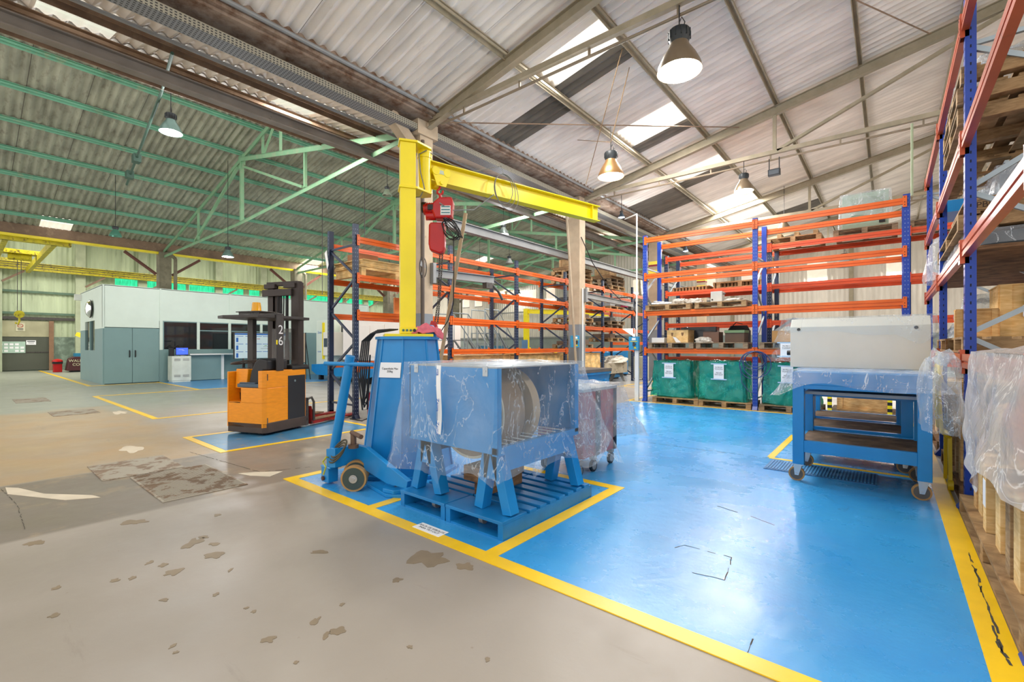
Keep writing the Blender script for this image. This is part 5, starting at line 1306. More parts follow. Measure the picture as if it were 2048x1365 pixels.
m = MB(); m.box(-3.68, -3.2, 11.4, 11.8, S1, 1.84); tag(drape(-4.05, -3.22, 11.62, 11.92, 1.86, lambda s: 1.49, lambda s: .0, wob=.02, nper=60, nv=8, seed=40, rough_=.02).build('wrapped_bundle', mat('black_wrap', '#2A2F34', .25), smooth=True), 'long black wrapped bundle behind the varnished wooden box', 'bundle')
m = MB(); m.box(-3.37, -3.02, 11.15, 11.5, S1, 1.72); m.box(-3.36, -3.2, 11.14, 11.5, 1.72, 1.73); tag(m.build('cardboard_box', mat('brown_card', '#6E5242', .8), bevel=.004), 'dark brown carton in the middle of the first shelf', 'box')
c_ = crate('ammunition_style_box', -2.88, -2.48, 11.12, 11.5, S1, 1.74, mat('brown_green', '#5A4636', .7, 0, .2), 'dark brown box with a green lid at the right end of the first shelf', battens=False, lid=False); c_.name = 'lidded_box'
m = MB(); m.box(-2.89, -2.47, 11.1, 11.52, 1.69, 1.75); m.build('lid', mat('lid_green', '#6E8A60', .6), c_)
m = MB()
for k in range(5): m.tube([(-2.72+(.22-.012*k)*math.cos(a), 11.68+.1*math.sin(a), 1.77+.022*k) for a in [i*math.pi/10 for i in range(20)]], .018, 6, closed=True)
m.tube([(-2.9, 11.6, 1.8), (-2.75, 11.55, 1.94), (-2.6, 11.5, 1.9)], .01, 6); m.box(-2.9, -2.5, 11.55, 11.85, S1, 1.76)
tag(m.build('cable_coil', BLK, smooth=True), 'black cable coil lying behind the green lidded box', 'cable')
def lumpy(x0, x1, y0, y1, z0, z1, m_, name, label, cat, seed=0, n=0):
    mb = MB()
    def fn(i, j):
        t = 2*math.pi*i; ph = math.pi*(j*.5); rx = (x1-x0)/2; ry = (y1-y0)/2
        k = 1+.25*nz((math.cos(t), math.sin(t), j*2), 2.2, seed)
        c__ = abs(math.cos(ph))**.5; return ((x0+x1)/2+rx*c__*math.copysign(abs(math.cos(t))**.7, math.cos(t))*k, (y0+y1)/2+ry*c__*math.copysign(abs(math.sin(t))**.7, math.sin(t))*k, z0+(z1-z0)*math.sin(ph)*k)
    mb.grid(fn, 40, 14)
    return tag(mb.build(name, m_, smooth=True), label, cat)
GW = mat('grey_wrap', '#B9B4A8', .3, 0, .25, 9, second='#6E6A62', cover=.3)
lumpy(-3.54, -3.16, 11.05, 11.25, S1, 1.6, GW, 'plastic_bag', 'crumpled clear bag lying before the brown carton on the first shelf', 'bag', 3)
S2 = 2.406
m = MB(); m.cyl((-4.62, 11.15, 2.45), (-4.05, 11.4, 2.45), .04, 16); m.cyl((-4.6, 11.22, 2.5), (-4.1, 11.5, 2.45), .035, 16); tag(m.build('steel_tubes', STEEL, smooth=True), 'two shiny steel tubes lying on the second shelf at left', 'tube')
lumpy(-4.15, -3.75, 11.1, 11.5, S2, 2.55, GW, 'wrapped_casting', 'grey film wrapped casting on the second shelf beside the steel tubes', 'casting', 5)
lumpy(-3.8, -3.4, 11.1, 11.5, S2, 2.53, GW, 'wrapped_casting', 'grey film wrapped casting on the second shelf, next to the electrical box', 'casting', 8)
c_ = thing('electrical_box', 'light grey electrical box on the second shelf of the bright blue rack', 'box', (-3.08, 11.3, S2))
m = MB(); m.box(-3.21, -2.96, 11.18, 11.4, S2, 2.66); m.build('housing', mat('pale_grey', '#C9CBC4', .4), c_, bevel=.004)
m = MB(); m.cyl((-3.17, 11.17, 2.47), (-3.17, 11.18, 2.47), .02, 12); m.cyl((-2.96, 11.25, 2.6), (-2.9, 11.25, 2.6), .015, 10); m.build('cable_gland', DKGREY, c_)
lumpy(-2.95, -2.5, 11.1, 11.5, S2, 2.48, GW, 'wrapped_fitting', 'low wrapped fitting at the right end of the second shelf', 'casting', 11)
# rear rack goods
for k, (x0, x1) in enumerate(((-4.55, -3.6), (-3.5, -2.6))):
    m = MB(); m.box(x0, x1, 12.4, 13.2, 3.01, 3.03) if k else m.box(x0, x1, 12.4, 13.2, 2.95, 2.97)
    for i in range(11): m.box(x0+.085*i, x0+.085*i+.05, 12.4, 13.2, 2.865, 2.95 if not k else 3.01)
    tag(m.build('wooden_grating', OLDW), 'stacked slatted wooden grating on the rear rack, %s of two' % ('left' if k == 0 else 'right'), 'wooden panel')
gc = thing('wrapped_cabinet', 'grey-green metal cabinet wrapped in clear film on top of the rear rack', 'cabinet', (-.4, 12.8, 3.95))
m = MB(); m.box(-.8, 0, 12.45, 13.1, 3.95, 4.7); m.build('cabinet_body', mat('cabinet_green', '#8FA08C', .45, 0, .08), gc, bevel=.006)
m = MB(); m.box(-.65, -.1, 12.44, 12.45, 4.15, 4.6); m.build('recess_panel', mat('cabinet_green2', '#7F917D', .45), gc)
m = MB(); m.box(-.16, -.06, 12.435, 12.45, 4.02, 4.1); m.build('vent', BLK, gc)
drape(-.83, .03, 12.42, 13.13, 4.72, lambda s: 4.15+.08*math.sin(s*17)-bump_(s, 0, .04, .15), lambda s: .02, wob=.02, nper=100, nv=12, seed=50, rough_=.015).build('film_wrap', FILM_C, gc, smooth=True)
m = MB()
for k in range(6): m.box(-2.05+.0*k, -1.25, 12.4+.13*k, 12.48+.13*k, 3.945, 3.965)
for x in (-2.05, -1.7, -1.33): m.box(x, x+.09, 12.4, 13.1, 3.965, 4.05)
tag(m.build('upturned_pallet_top', OLDW), 'upturned slatted pallet deck lying on the empty top pallet', 'pallet')
# floor level behind the tables
for k, x in enumerate((-.93, -.02)):
    m = MB(); z = 0
    bm_ = MB()
    for i in range(7): bm_.box(x, x+.07, 10.85, 10.92, .06*i, .06*i+.06, i % 2)
    tag(bm_.build('safety_post', [YEL, BLK]), 'short yellow and black striped guard post %s the crate under the rack' % ('left of' if k == 0 else 'right of'), 'post')
pallet(-.35, 11.42, 0, 0, 'pallet under the rack seen through the blue table legs', old=True)
crate('wooden_crate', -.78, .02, 11.1, 11.8, .142, .62, PINE, 'pine crate on the floor pallet seen between the legs of the blue tables', 'crate')

# ------------------------------------------------------------------ goods on the right-hand rack
pallet(1.02, 7.25, 3.205, R(90), 'lowest pallet of the stack on the upper beams at the top right corner')
def heavy_pallet(x0, x1, y0, y1, z0, label, h=.145, m_=OLDW, mark=False):
    t = thing('heavy_pallet', label, 'pallet', ((x0+x1)/2, (y0+y1)/2, z0))
    m = MB()
    for k in range(5): yy = y0+(y1-y0-.12)*k/4; 
    for k in range(6):
        xx = x0+(x1-x0-.12)*k/5; m.box(xx, xx+.12, y0, y1, z0+h-.022, z0+h)
    m.build('deck', m_, t)
    for y in (y0, (y0+y1)/2-.05, y1-.1):
        m = MB(); m.box(x0, x1, y, y+.10, z0+.02, z0+h-.022); m.build('bearer', m_, t, bevel=.004)
    m = MB()
    for x in (x0, (x0+x1)/2-.05, x1-.1): m.box(x, x+.10, y0, y1, z0, z0+.02)
    m.build('base_board', m_, t)
    if mark:
        text('PBN', .075, mat('brand_ink', '#3A2A1E', .8), t, ((x0+.14), y0-.002, z0+h*.5), (R(90), 0, 0), name='stamped_letters', ext=.0006)
        m = MB(); m.tube([(x0+.14+.105*math.cos(a), y0-.0015, z0+h*.5+.048*math.sin(a)) for a in [i*math.pi/16 for i in range(32)]], .0022, 4, closed=True); m.build('stamped_oval', mat('brand_ink', '#3A2A1E', .8), t)
    return t
heavy_pallet(.47, 1.5, 5.62, 7.0, 3.35, 'second timber pallet of the stack at the top right corner')
heavy_pallet(.46, 1.5, 5.55, 6.9, 3.50, 'third timber pallet of the stack at the top right corner')
heavy_pallet(.48, 1.5, 5.5, 6.9, 3.655, 'topmost timber pallet at the top right corner, under film')
lumpy(.5, 1.5, 5.5, 6.8, 3.80, 3.98, FILM_C, 'film_heap', 'crumpled clear film heap on the topmost timber pallet', 'plastic sheet', 61)
heavy_pallet(.55, 1.5, 5.98, 7.2, 2.62, 'timber pallet stamped with letters in an oval, under the bubble wrapped pack', mark=True, h=.15)
heavy_pallet(.50, 1.5, 5.95, 8.3, 2.475, 'long timber pallet right below the stamped pallet')
pk = thing('bubble_wrapped_pack', 'shiny bubble wrapped pack standing on the stamped timber pallet', 'pack', (1.1, 6.5, 2.77))
m = MB(); m.box(.78, 1.4, 6.05, 6.9, 2.772, 3.03); m.build('contents', mat('pack_grey', '#8E979C', .5), pk)
drape(.76, 1.42, 6.03, 6.93, 3.04, lambda s: 2.785, lambda s: .015, wob=.01, nper=80, nv=12, seed=70, rough_=.03).build('wrap', FILM_C, pk, smooth=True)
lumpy(.62, .78, 6.15, 6.5, 2.772, 2.9, FILM_C, 'film_scrap', 'small crumpled film heap left of the bubble wrapped pack', 'plastic sheet', 71)
wl = thing('film_wrapped_machine', 'dark machine part wrapped in clear film, between the timber pallets and a crate', 'wrapped load', (1.0, 7.2, 2.275))
m = MB(); m.box(.52, 1.5, 5.9, 9.6, 2.275, 2.31); m.build('base_plank', DARKW, wl)
m = MB(); m.box(.6, 1.45, 6.0, 8.8, 2.31, 2.44); m.cyl((.7, 6.1, 2.4), (.7, 8.9, 2.4), .06, 12); m.build('machine_part', mat('dark_machine', '#2E3438', .4, .3), wl)
drape(.56, 1.48, 5.92, 8.95, 2.46, lambda s: 2.31, lambda s: .03, wob=.02, nper=150, nv=8, seed=73, rough_=.02).build('wrap', FILM_C, wl, smooth=True)
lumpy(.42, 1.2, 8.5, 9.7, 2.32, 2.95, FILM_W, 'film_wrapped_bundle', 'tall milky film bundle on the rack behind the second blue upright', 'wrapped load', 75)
m = MB(); m.box(.6, 1.0, 8.5, 9.2, 3.205, 3.28); m.box(.6, .64, 8.5, 9.2, 3.28, 3.36); m.box(.96, 1.0, 8.5, 9.2, 3.28, 3.36); m.box(.64, .96, 8.5, 8.53, 3.28, 3.36); m.box(.64, .96, 9.17, 9.2, 3.28, 3.36)
tag(m.build('plastic_tray', BLUE), 'open blue tray on the upper beams of the right rack', 'tray')
heavy_pallet(.50, 1.5, 5.62, 6.95, 1.335, 'pallet under the small wooden case and the big crate')
heavy_pallet(.50, 1.5, 7.15, 8.4, 1.335, 'pallet on the low beams behind the white machine guard corner')
c_ = crate('wooden_case', .52, .80, 6.3, 6.5, 1.481, 1.76, PINE, 'small wooden case with a yellow latch beside the second blue upright', battens=True)
m = MB(); m.box(.60, .625, 6.28, 6.285, 1.6, 1.66); m.build('latch', YEL_O, c_)
c_ = crate('pine_crate', .84, 1.5, 6.5, 7.1, 1.481, 2.0, PINE_L, 'large pine crate with white and green paper labels at the right edge', 'crate')
for z, mm, x, h_ in ((1.86, PAPER, 1.0, .07), (1.79, mat('label_green', '#6FD02A', .6), 1.0, .07), (1.68, PAPER, .99, .11)):
    m = MB(); m.box(x, x+.14, 6.478, 6.4835, z, z+h_); m.build('paper_label', mm, c_)
lumpy(.6, 1.3, 7.3, 8.3, 1.481, 1.95, FILM_C, 'film_wrapped_block', 'grey film wrapped block behind the small wooden case', 'wrapped load', 78)
m = MB(); m.box(.55, 1.5, 5.7, 5.75, 1.40, 1.44); tag(m.build('steel_strip', GALV), 'galvanised strip lying at the low beam by the nearest upright', 'strip')
# upright wooden panels standing on floor pallets
def standing_row(y0, y1, n, ztop, where, x0=.515, seed=0):
    rr = random.Random(seed); y = y0; W = (y1-y0)/n; words = ['nearest', 'second', 'third', 'fourth', 'fifth', 'sixth', 'seventh', 'eighth', 'ninth', 'tenth', 'eleventh', 'twelfth', 'thirteenth']
    for k in range(n):
        th = W*rr.uniform(.55, .85); h = ztop+rr.uniform(-.07, .06); xx = x0+rr.uniform(-.02, .05); mm = rr.choice([PINE, OLDW, PINE_L, OLDW])
        t = thing('slatted_crate', '%s narrow upright wooden crate in the row %s' % (words[k], where), 'crate', (1.0, y+th/2, .146), 0, 'upright wooden crates '+where)
        m = MB()
        for z in (.146, h-.07): m.box(xx, 1.45, y, y+th, z, z+.07)
        for x in (xx, 1.38): m.box(x, x+.07, y, y+th, .216, h-.07)
        m.build('frame', mm, t, bevel=.003)
        m = MB(); nb = 6; bw = (1.38-xx-.07)/nb
        for b in range(nb): m.box(xx+.07+b*bw, xx+.07+(b+.92)*bw, y+.01, y+th*.5, .216, h-.07)
        m.build('slats', mm, t)
        if k % 3 == 1:
            m = MB(); m.box(xx-.002, xx, y+.005, y+th-.005, h-.28, h-.10); m.build('paper_label', PAPER, t)
        y += W
heavy_pallet(.46, 1.5, 3.0, 5.4, .001, 'long floor pallet under the nearest row of upright wooden crates', m_=OLDW)
heavy_pallet(.49, 1.5, 5.68, 7.6, .001, 'long floor pallet under the second row of upright wooden crates', m_=DARKW)
heavy_pallet(.49, 1.5, 8.15, 10.0, .001, 'long floor pallet under the farthest row of upright wooden crates', m_=DARKW)
standing_row(3.02, 5.35, 12, .60, 'nearest on the right', seed=4)
standing_row(5.72, 7.55, 10, .78, 'behind the first blue upright', seed=5)
standing_row(8.2, 9.9, 6, .9, 'farthest along the right rack', seed=6)
crate('pine_crate', .6, 1.4, 4.45, 5.1, .64, .98, PINE, 'pine crate lying under the film heap at the right edge', 'crate')
wm = thing('film_covered_machine', 'machine with orange-brown guard under milky film at the right edge', 'wrapped load', (1.0, 3.8, .64))
m = MB(); m.box(.6, 1.5, 2.9, 4.3, .64, .70); m.build('base_board', PINE, wm)
m = MB(); m.prism([(.62, 2.95, .70), (.55, 2.95, .95), (.62, 2.95, 1.22), (1.3, 2.95, 1.25), (1.4, 2.95, .70)], (0, 1.25, 0)); m.build('machine_cover', mat('machine_terracotta', '#C96F4A', .5, 0, .1), wm, bevel=.03)
m = MB(); m.cyl((.50, 4.05, 1.10), (1.2, 4.3, 1.12), .05, 14); m.cyl((.48, 4.04, 1.10), (.53, 4.06, 1.10), .06, 16); m.build('black_tube', BLK, wm, smooth=True)
m = MB(); m.bar((.55, 4.45, 1.35), (1.4, 4.3, 1.2), .03, .03); m.build('black_bar', BLK, wm)
drape(.45, 1.5, 2.75, 4.55, 1.36, lambda s: .62+.12*math.sin(s*21)+bump_(s, .9, .08, .12), lambda s: .03+bump_(s, .97, .1, .05), wob=.05, fq=4, nper=150, nv=26, seed=81, rough_=.03, lump=.05).build('film_sheet', film('milky_film_soft', (.88, .87, .85, 1), (.78, .76, .74, 1), .32, .62, 3.0, .2, .8), wm, smooth=True)
lumpy(.20, .47, 4.75, 5.75, .72, 1.31, FILM_C, 'crumpled_film_bundle', 'crumpled clear film bundle bulging out beside the blue table', 'plastic sheet', 84)
m = MB()
for y in (6.15, 6.6): m.tube([(.40, y, 1.33), (.38, y, .95), (.40, y-.02, .55), (.46, y+.02, .50)], .017, 10)
m.tube([(.40, 6.15, 1.05), (.39, 6.38, 1.22), (.40, 6.6, 1.33)], .016, 8); m.tube([(.40, 6.6, 1.05), (.39, 6.4, 1.2), (.40, 6.15, 1.32)], .016, 8); m.tube([(.46, 6.17, .50), (.46, 6.6, .50)], .018, 8)
m.cyl((.44, 6.1, .05), (.48, 6.1, .05), .05, 14); m.bar((.46, 6.17, .5), (.46, 6.12, .06), .03, .03); m.bar((.46, 6.6, .5), (.46, 6.62, .0), .03, .03)
tag(m.build('tubular_trolley', mat('trolley_yellow', '#E9C81A', .35), smooth=True), 'yellow tubular trolley frame standing between blue table and right rack', 'trolley')

# ------------------------------------------------------------------ goods on the navy rack
t = thing('board_stack', 'pile of pale wooden boards and crate lids on the navy rack beside the yellow post', 'boards', (-8.4, 5.8, 2.775))
m = MB(); m.box(-8.86, -7.92, 5.0, 6.75, 2.90, 2.93)
for y in (5.0, 5.8, 6.65): m.box(-8.86, -7.92, y, y+.1, 2.775, 2.90)
m.build('bearers', PINE_L, t)
for k in range(7):
    o_ = random.uniform(-.08, .08); m = MB(); m.box(-8.80+o_, -7.92+o_*.3, 5.02+random.uniform(-.1, .05), 6.7, 2.93+.026*k, 2.952+.026*k); m.build('board', PINE_L, t)
m = MB(); m.box(-8.5, -8.1, 5.05, 5.5, 3.115, 3.24); tag(m.build('open_carton', mat('brown_card2', '#9A6A4A', .8)), 'small brown carton on top of the pale board pile', 'box')
m = MB(); m.prism([(-8.95, 4.80, 3.3), (-8.85, 4.8, 2.95), (-8.8, 4.8, 3.05), (-8.88, 4.8, 3.35)], (0, .01, 0)); tag(m.build('hanging_tag', PAPER), 'paper scrap hanging from the rear navy upright', 'paper')
ob = thing('orange_sign_frame', 'orange box frame standing on the third shelf level behind the yellow post', 'frame', (-8.7, 6.7, 2.065))
m = MB(); m.box(-8.75, -8.7, 6.35, 7.1, 2.07, 2.5); m.build('panel', mat('orange_panel', '#E07B25', .5), ob)
m = MB(); m.box(-8.695, -8.69, 6.5, 6.78, 2.28, 2.40); m.build('window', mat('green_glow_glass', '#5FC98A', .2), ob)
WORD = {3.505: 'top beams', 2.775: 'second beams from top', 2.065: 'third beams from top', 1.315: 'lowest beams'}
rr = random.Random(3)
for bay, y0 in ((3, 13.45), (4, 15.9)):
    for zl, n in ((3.505, 3), (2.745 if bay == 4 else 2.775, 1), (2.045 if bay == 4 else 2.065, 2), (1.315 if bay == 3 else 1.555, 1)):
        key = min(WORD, key=lambda q: abs(q-zl)); z = zl
        for k in range(n):
            pallet(-8.4+rr.uniform(-.05, .05), y0+rr.uniform(-.05, .05), z, R(90)+rr.uniform(-.06, .06), '%s pallet on the %s of the navy rack, %s' % (('lowest', 'middle', 'top')[k] if n > 1 else 'single', key and WORD[key], 'beside the white pillar' if bay == 3 else 'at its far end'), old=rr.random() < .3)
            z += .141
        if zl > 3.4:
            for k in range(4):
                m = MB(); a = rr.uniform(-.1, .1); m.box(-8.85+a, -7.95+a, y0-.55, y0+.5, z+.03*k, z+.03*k+.024)
                tag(m.build('plywood_sheet', [OLDW, DARKW][k % 2]), '%s plywood sheet on the highest pallets %s' % (('bottom', 'lower', 'upper', 'top')[k], 'beside the white pillar' if bay == 3 else 'at the far rack end'), 'sheet')
            z += .12
            crate('wooden_crate', -8.7, -8.1, y0-.35, y0+.25, z+.002, z+.28, OLDW, 'old crate crowning the highest pallets %s' % ('beside the white pillar' if bay == 3 else 'at the far rack end'), 'crate')
        else:
            nm = {2.775: 'flat wrapped parts', 2.065: 'dark flat metal parts', 1.315: 'rusty steel block'}[key]
            for k in range(2):
                m = MB(); m.box(-8.75, -8.0, y0-.45+.5*k, y0-.05+.5*k, z, z+rr.uniform(.05, .16))
                tag(m.build('metal_part', [DKGREY, mat('part_rust', '#6A5648', .6, .2), GREY][rr.randrange(3)], bevel=.01), '%s, %s piece, on the %s %s' % (nm, ('near', 'far')[k], WORD[key], 'beside the pillar' if bay == 3 else 'at the far end'), 'metal part')
m = MB(); m.prism([(-7.86, 16.1, 2.05), (-7.86, 17.3, 2.1), (-7.86, 17.3, 1.72)], (.006, 0, 0)); tag(m.build('white_cloth', PAPER), 'white lace-like cloth hanging from the far end of the navy rack', 'cloth')
lumpy(-8.1, -7.8, 16.3, 16.8, 2.90, 3.05, mat('magenta_cloth', '#A8164C', .8), 'magenta_rag', 'magenta rag lying on a pallet at the far end of the navy rack', 'rag', 90)
# crates and timber standing on the floor under the navy rack
crate('long_crate', -8.7, -7.98, 7.5, 9.6, .02, 1.16, PINE, 'long pine crate under the navy rack behind the blue framed wheel', 'crate')
crate('long_crate', -8.7, -7.98, 9.95, 12.05, .02, 1.12, PINE_L, 'long pine crate under the navy rack left of the white pillar', 'crate')
heavy_pallet(-8.75, -7.95, 10.0, 12.0, 1.122, 'pallet lying on the long crate left of the white pillar', h=.05, m_=PINE)
crate('tall_crate', -8.75, -7.95, 12.6, 14.6, .02, 1.15, PINE_L, 'tall pale plywood crate right of the white pillar', 'crate')
t = thing('steel_bed', 'rusty machine bed with white cloth under the far end of the navy rack', 'machine bed', (-8.4, 16, 0))
m = MB(); m.box(-8.7, -8.0, 15.0, 16.9, .35, .75); m.build('bed', mat('bed_pale', '#A59C88', .7, 0, .3, 3, second='#5A4C3E', cover=.3), t)
for y in (15.1, 16.7):
    m = MB(); m.prism([(-8.7, y, 0), (-8.6, y, 0), (-8.4, y, .35), (-8.55, y, .35)], (0, .1, 0)); m.prism([(-8.0, y, 0), (-8.1, y, 0), (-8.3, y, .35), (-8.15, y, .35)], (0, .1, 0)); m.build('leg', GREY, t)
lumpy(-8.5, -7.9, 15.6, 16.9, .752, 1.0, mat('white_net', '#D9D5C8', .9, 0, .2, 20), 'white_cloth_heap', 'white cloth heap on the rusty machine bed', 'cloth', 93)
t = thing('steel_table', 'bright blue steel table with dark top behind the draped blue frame', 'table', (-6.3, 10.2, 0))
m = MB(); m.box(-6.85, -5.75, 9.6, 11.2, .72, .80); m.build('top', mat('slab_dark', '#5E5A56', .5, 0, .2, 4), t)
m = MB(); m.box(-6.8, -5.8, 9.65, 11.15, .25, .74); m.box(-6.84, -5.76, 9.61, 11.19, .66, .72)
for k in range(3): m.box(-5.8, -5.77, 9.85+.5*k, 9.95+.5*k, .45, .52)
m.build('body', BLUE, t, bevel=.006)
for x in (-6.75, -5.95):
    for y in (9.7, 10.95):
        m = MB(); m.box(x, x+.12, y, y+.12, 0, .25); m.build('foot', BLUE, t)
def switch_box(loc, rz, label):
    t = thing('switch_box', label, 'switch box', loc, rz)
    m = MB(); m.box(-.13, .13, -.09, .0, -.17, .17); m.build('housing', mat('box_blue', '#2C8FBD', .4, 0, .1), t, local=True, bevel=.006)
    m = MB(); m.cyl((.03, -.13, -.02), (.03, -.09, -.02), .035, 14); m.box(.0, .05, -.14, -.12, -.07, 0.03); m.build('knob', DKGREY, t, local=True)
    m = MB(); m.box(-.04, .06, -.094, -.09, .08, .14); m.build('white_plate', WHITE, t, local=True)
    m = MB(); m.box(-.08, .10, -.094, -.09, .04, .055); m.prism([(0, -.094, -.13), (.08, -.094, -.13), (.04, -.094, -.07)], (0, .003, 0)); m.build('warning_mark', YEL, t, local=True)
    return t
switch_box((-5.0, 11.0, 1.46), 0, 'blue switch box with yellow warning triangle left of the bright blue rack')
m = MB(); m.cyl((-4.95, 11.0, 1.64), (-4.95, 11.0, 4.75), .02, 8); m.cyl((-4.95, 11.0, 4.75), (-5.7, 11.9, 4.95), .02, 8); m.box(-5.0, -4.9, 10.98, 11.04, 0, 1.28)
tag(m.build('electrical_conduit', WHITE, smooth=True), 'thin white vertical conduit rising from the switch box at the blue rack', 'conduit')
m = MB(); m.cyl((.33, 11.2, 4.17), (.33, 11.2, 5.5), .02, 8); tag(m.build('sprinkler_pipe', mat('pipe_greenish', '#9CA888', .6), smooth=True), 'thin pipe rising above the right upright of the bright blue rack', 'pipe')
switch_box((-7.0, 11.3, 1.52), R(60), 'blue switch box mounted beside the second white pillar')
t = thing('control_cabinet', 'small cream control cabinet with warning triangle on the far floor', 'cabinet', (-8.0, 18.1, 0))
m = MB(); m.box(-8.25, -7.7, 17.9, 18.3, .05, .95); m.build('body', mat('cabinet_cream', '#C9C6A8', .5), t, bevel=.01)
m = MB(); m.prism([(-8.05, 17.895, .5), (-7.9, 17.895, .5), (-7.975, 17.895, .62)], (0, .004, 0)); m.build('warning_mark', YEL, t)
m = MB(); m.box(-8.2, -8.12, 17.95, 18.25, 0, .05); m.box(-7.85, -7.75, 17.95, 18.25, 0, .05); m.build('foot', BLK, t)
fan = thing('wall_fan', 'round black fan fixed to the near pillar behind the yellow post', 'fan', (-7.3, 5.6, 2.9))
m = MB(); m.tube([(-6.98, 5.75+.0+.17*math.cos(a)*.5, 2.92+.2*math.sin(a)) for a in [i*math.pi/14 for i in range(28)]], .009, 6, closed=True); m.build('cage', BLK, fan)
m = MB()
for k in range(3):
    a = k*2.1; m.prism([(-6.99, 5.75, 2.92), (-6.99, 5.75+.07*math.cos(a), 2.92+.16*math.sin(a)), (-6.99, 5.75+.07*math.cos(a+.8), 2.92+.16*math.sin(a+.8))], (.008, 0, 0))
m.build('blade', GREY, fan)
rm = thing('welding_machine', 'red welding machine with white digits on the floor beside the navy upright', 'machine', (-7.6, 5.3, 0))
m = MB(); m.box(-7.80, -7.45, 5.05, 5.55, .05, .50); m.build('body', RED, rm, bevel=.01)
m = MB(); m.box(-7.82, -7.43, 5.03, 5.57, .50, .52); m.build('top_panel', GREY, rm)
text('37', .11, mat('stencil_white', '#DADADA', .6), rm, (-7.72, 5.046, .30), (R(90), 0, 0), name='digits', ext=.0006)
for x in (-7.76, -7.5):
    m = MB(); m.cyl((x, 5.1, .03), (x+.03, 5.1, .03), .03, 10); m.cyl((x, 5.5, .03), (x+.03, 5.5, .03), .03, 10); m.build('wheel', BLK, rm)
m = MB(); m.tube([(-7.45, 5.1, .3), (-7.38, 4.95, .1), (-7.5, 4.75, .015), (-7.9, 4.75, .012), (-8.1, 4.95, .012)], .01, 6); tag(m.build('power_cable', BLK), 'dark cable curling on the floor from the red welding machine', 'cable')

# ------------------------------------------------------------------ beyond the navy rack
gm = thing('grinding_machine', 'white and cream machine tool with yellow door strip on a blue base', 'machine', (-16, 11, 0))
m = MB(); m.box(-18.6, -17.3, 9.6, 12.5, .35, 2.45); m.build('left_enclosure', mat('enclosure_mint', '#DCE5D6', .4, 0, .04), gm, bevel=.03)
m = MB(); m.box(-17.3, -16.5, 9.95, 12.5, .9, 2.3); m.build('centre_enclosure', CREAM, gm)
m = MB(); m.box(-17.85, -17.05, 9.5, 9.95, 1.0, 1.95); m.build('pendant_panel', CREAM, gm, bevel=.02)
m = MB(); m.box(-17.2, -16.95, 9.93, 9.96, 1.2, 2.2); m.build('dark_opening', mat('opening_dark', '#3A3C3C', .5), gm)
m = MB(); m.box(-17.95, -17.88, 9.52, 9.6, .85, 2.35); m.build('yellow_strip', YEL, gm)
m = MB(); m.box(-17.75, -17.5, 9.485, 9.5, 1.35, 1.7); m.build('screen', mat('screen_dark', '#2E3A44', .2), gm)
m = MB(); m.box(-16.5, -12.9, 9.6, 12.5, .85, 2.4); m.build('right_enclosure', mat('enclosure_cream', '#F0E7E0', .4, 0, .03), gm, bevel=.02)
for x in (-15.5, -14.6):
    m = MB(); m.box(x, x+.85, 9.58, 9.6, 1.0, 2.15); m.cyl((x+.1, 9.57, 1.9), (x+.1, 9.58, 1.9), .03, 10); m.build('door_panel', mat('enclosure_cream', '#F0E7E0'), gm, bevel=.004)
m = MB(); m.prism([(-18.7, 9.45, .36), (-18.7, 9.45, .62), (-14.0, 9.45, .85), (-14.0, 9.45, .35), (-14.6, 9.45, .2), (-18.3, 9.45, .2)], (0, 2.9, 0)); m.build('blue_base', BLUE, gm, bevel=.01)
for x in (-18.2, -16.5, -14.7):
    m = MB(); m.box(x, x+.15, 9.5, 9.65, 0, .2); m.build('levelling_foot', BLK, gm)
text('Zema', .14, INKB, gm, (-18.3, 9.597, 1.95), (R(90), 0, 0), ext=.001)
text('GH-300', .08, INKB, gm, (-18.32, 9.597, 1.15), (R(90), 0, 0), ext=.001)
es = thing('flip_board', 'tall tan notice board on a thin black easel behind the forklift', 'board', (-19, 9.3, 0))
m = MB(); m.box(-19.4, -18.92, 9.28, 9.31, .7, 1.93); m.build('board', mat('board_tan', '#BFA78C', .8), es)
m = MB(); m.bar((-18.9, 9.3, 1.95), (-18.9, 9.3, 0), .03, .03); m.bar((-19.4, 9.3, 1.95), (-19.4, 9.3, 0), .03, .03); m.bar((-18.9, 9.3, 1.7), (-18.5, 9.3, 0), .025, .025); m.bar((-19.4, 9.3, .7), (-18.9, 9.3, .7), .03, .03); m.build('easel', BLK, es)
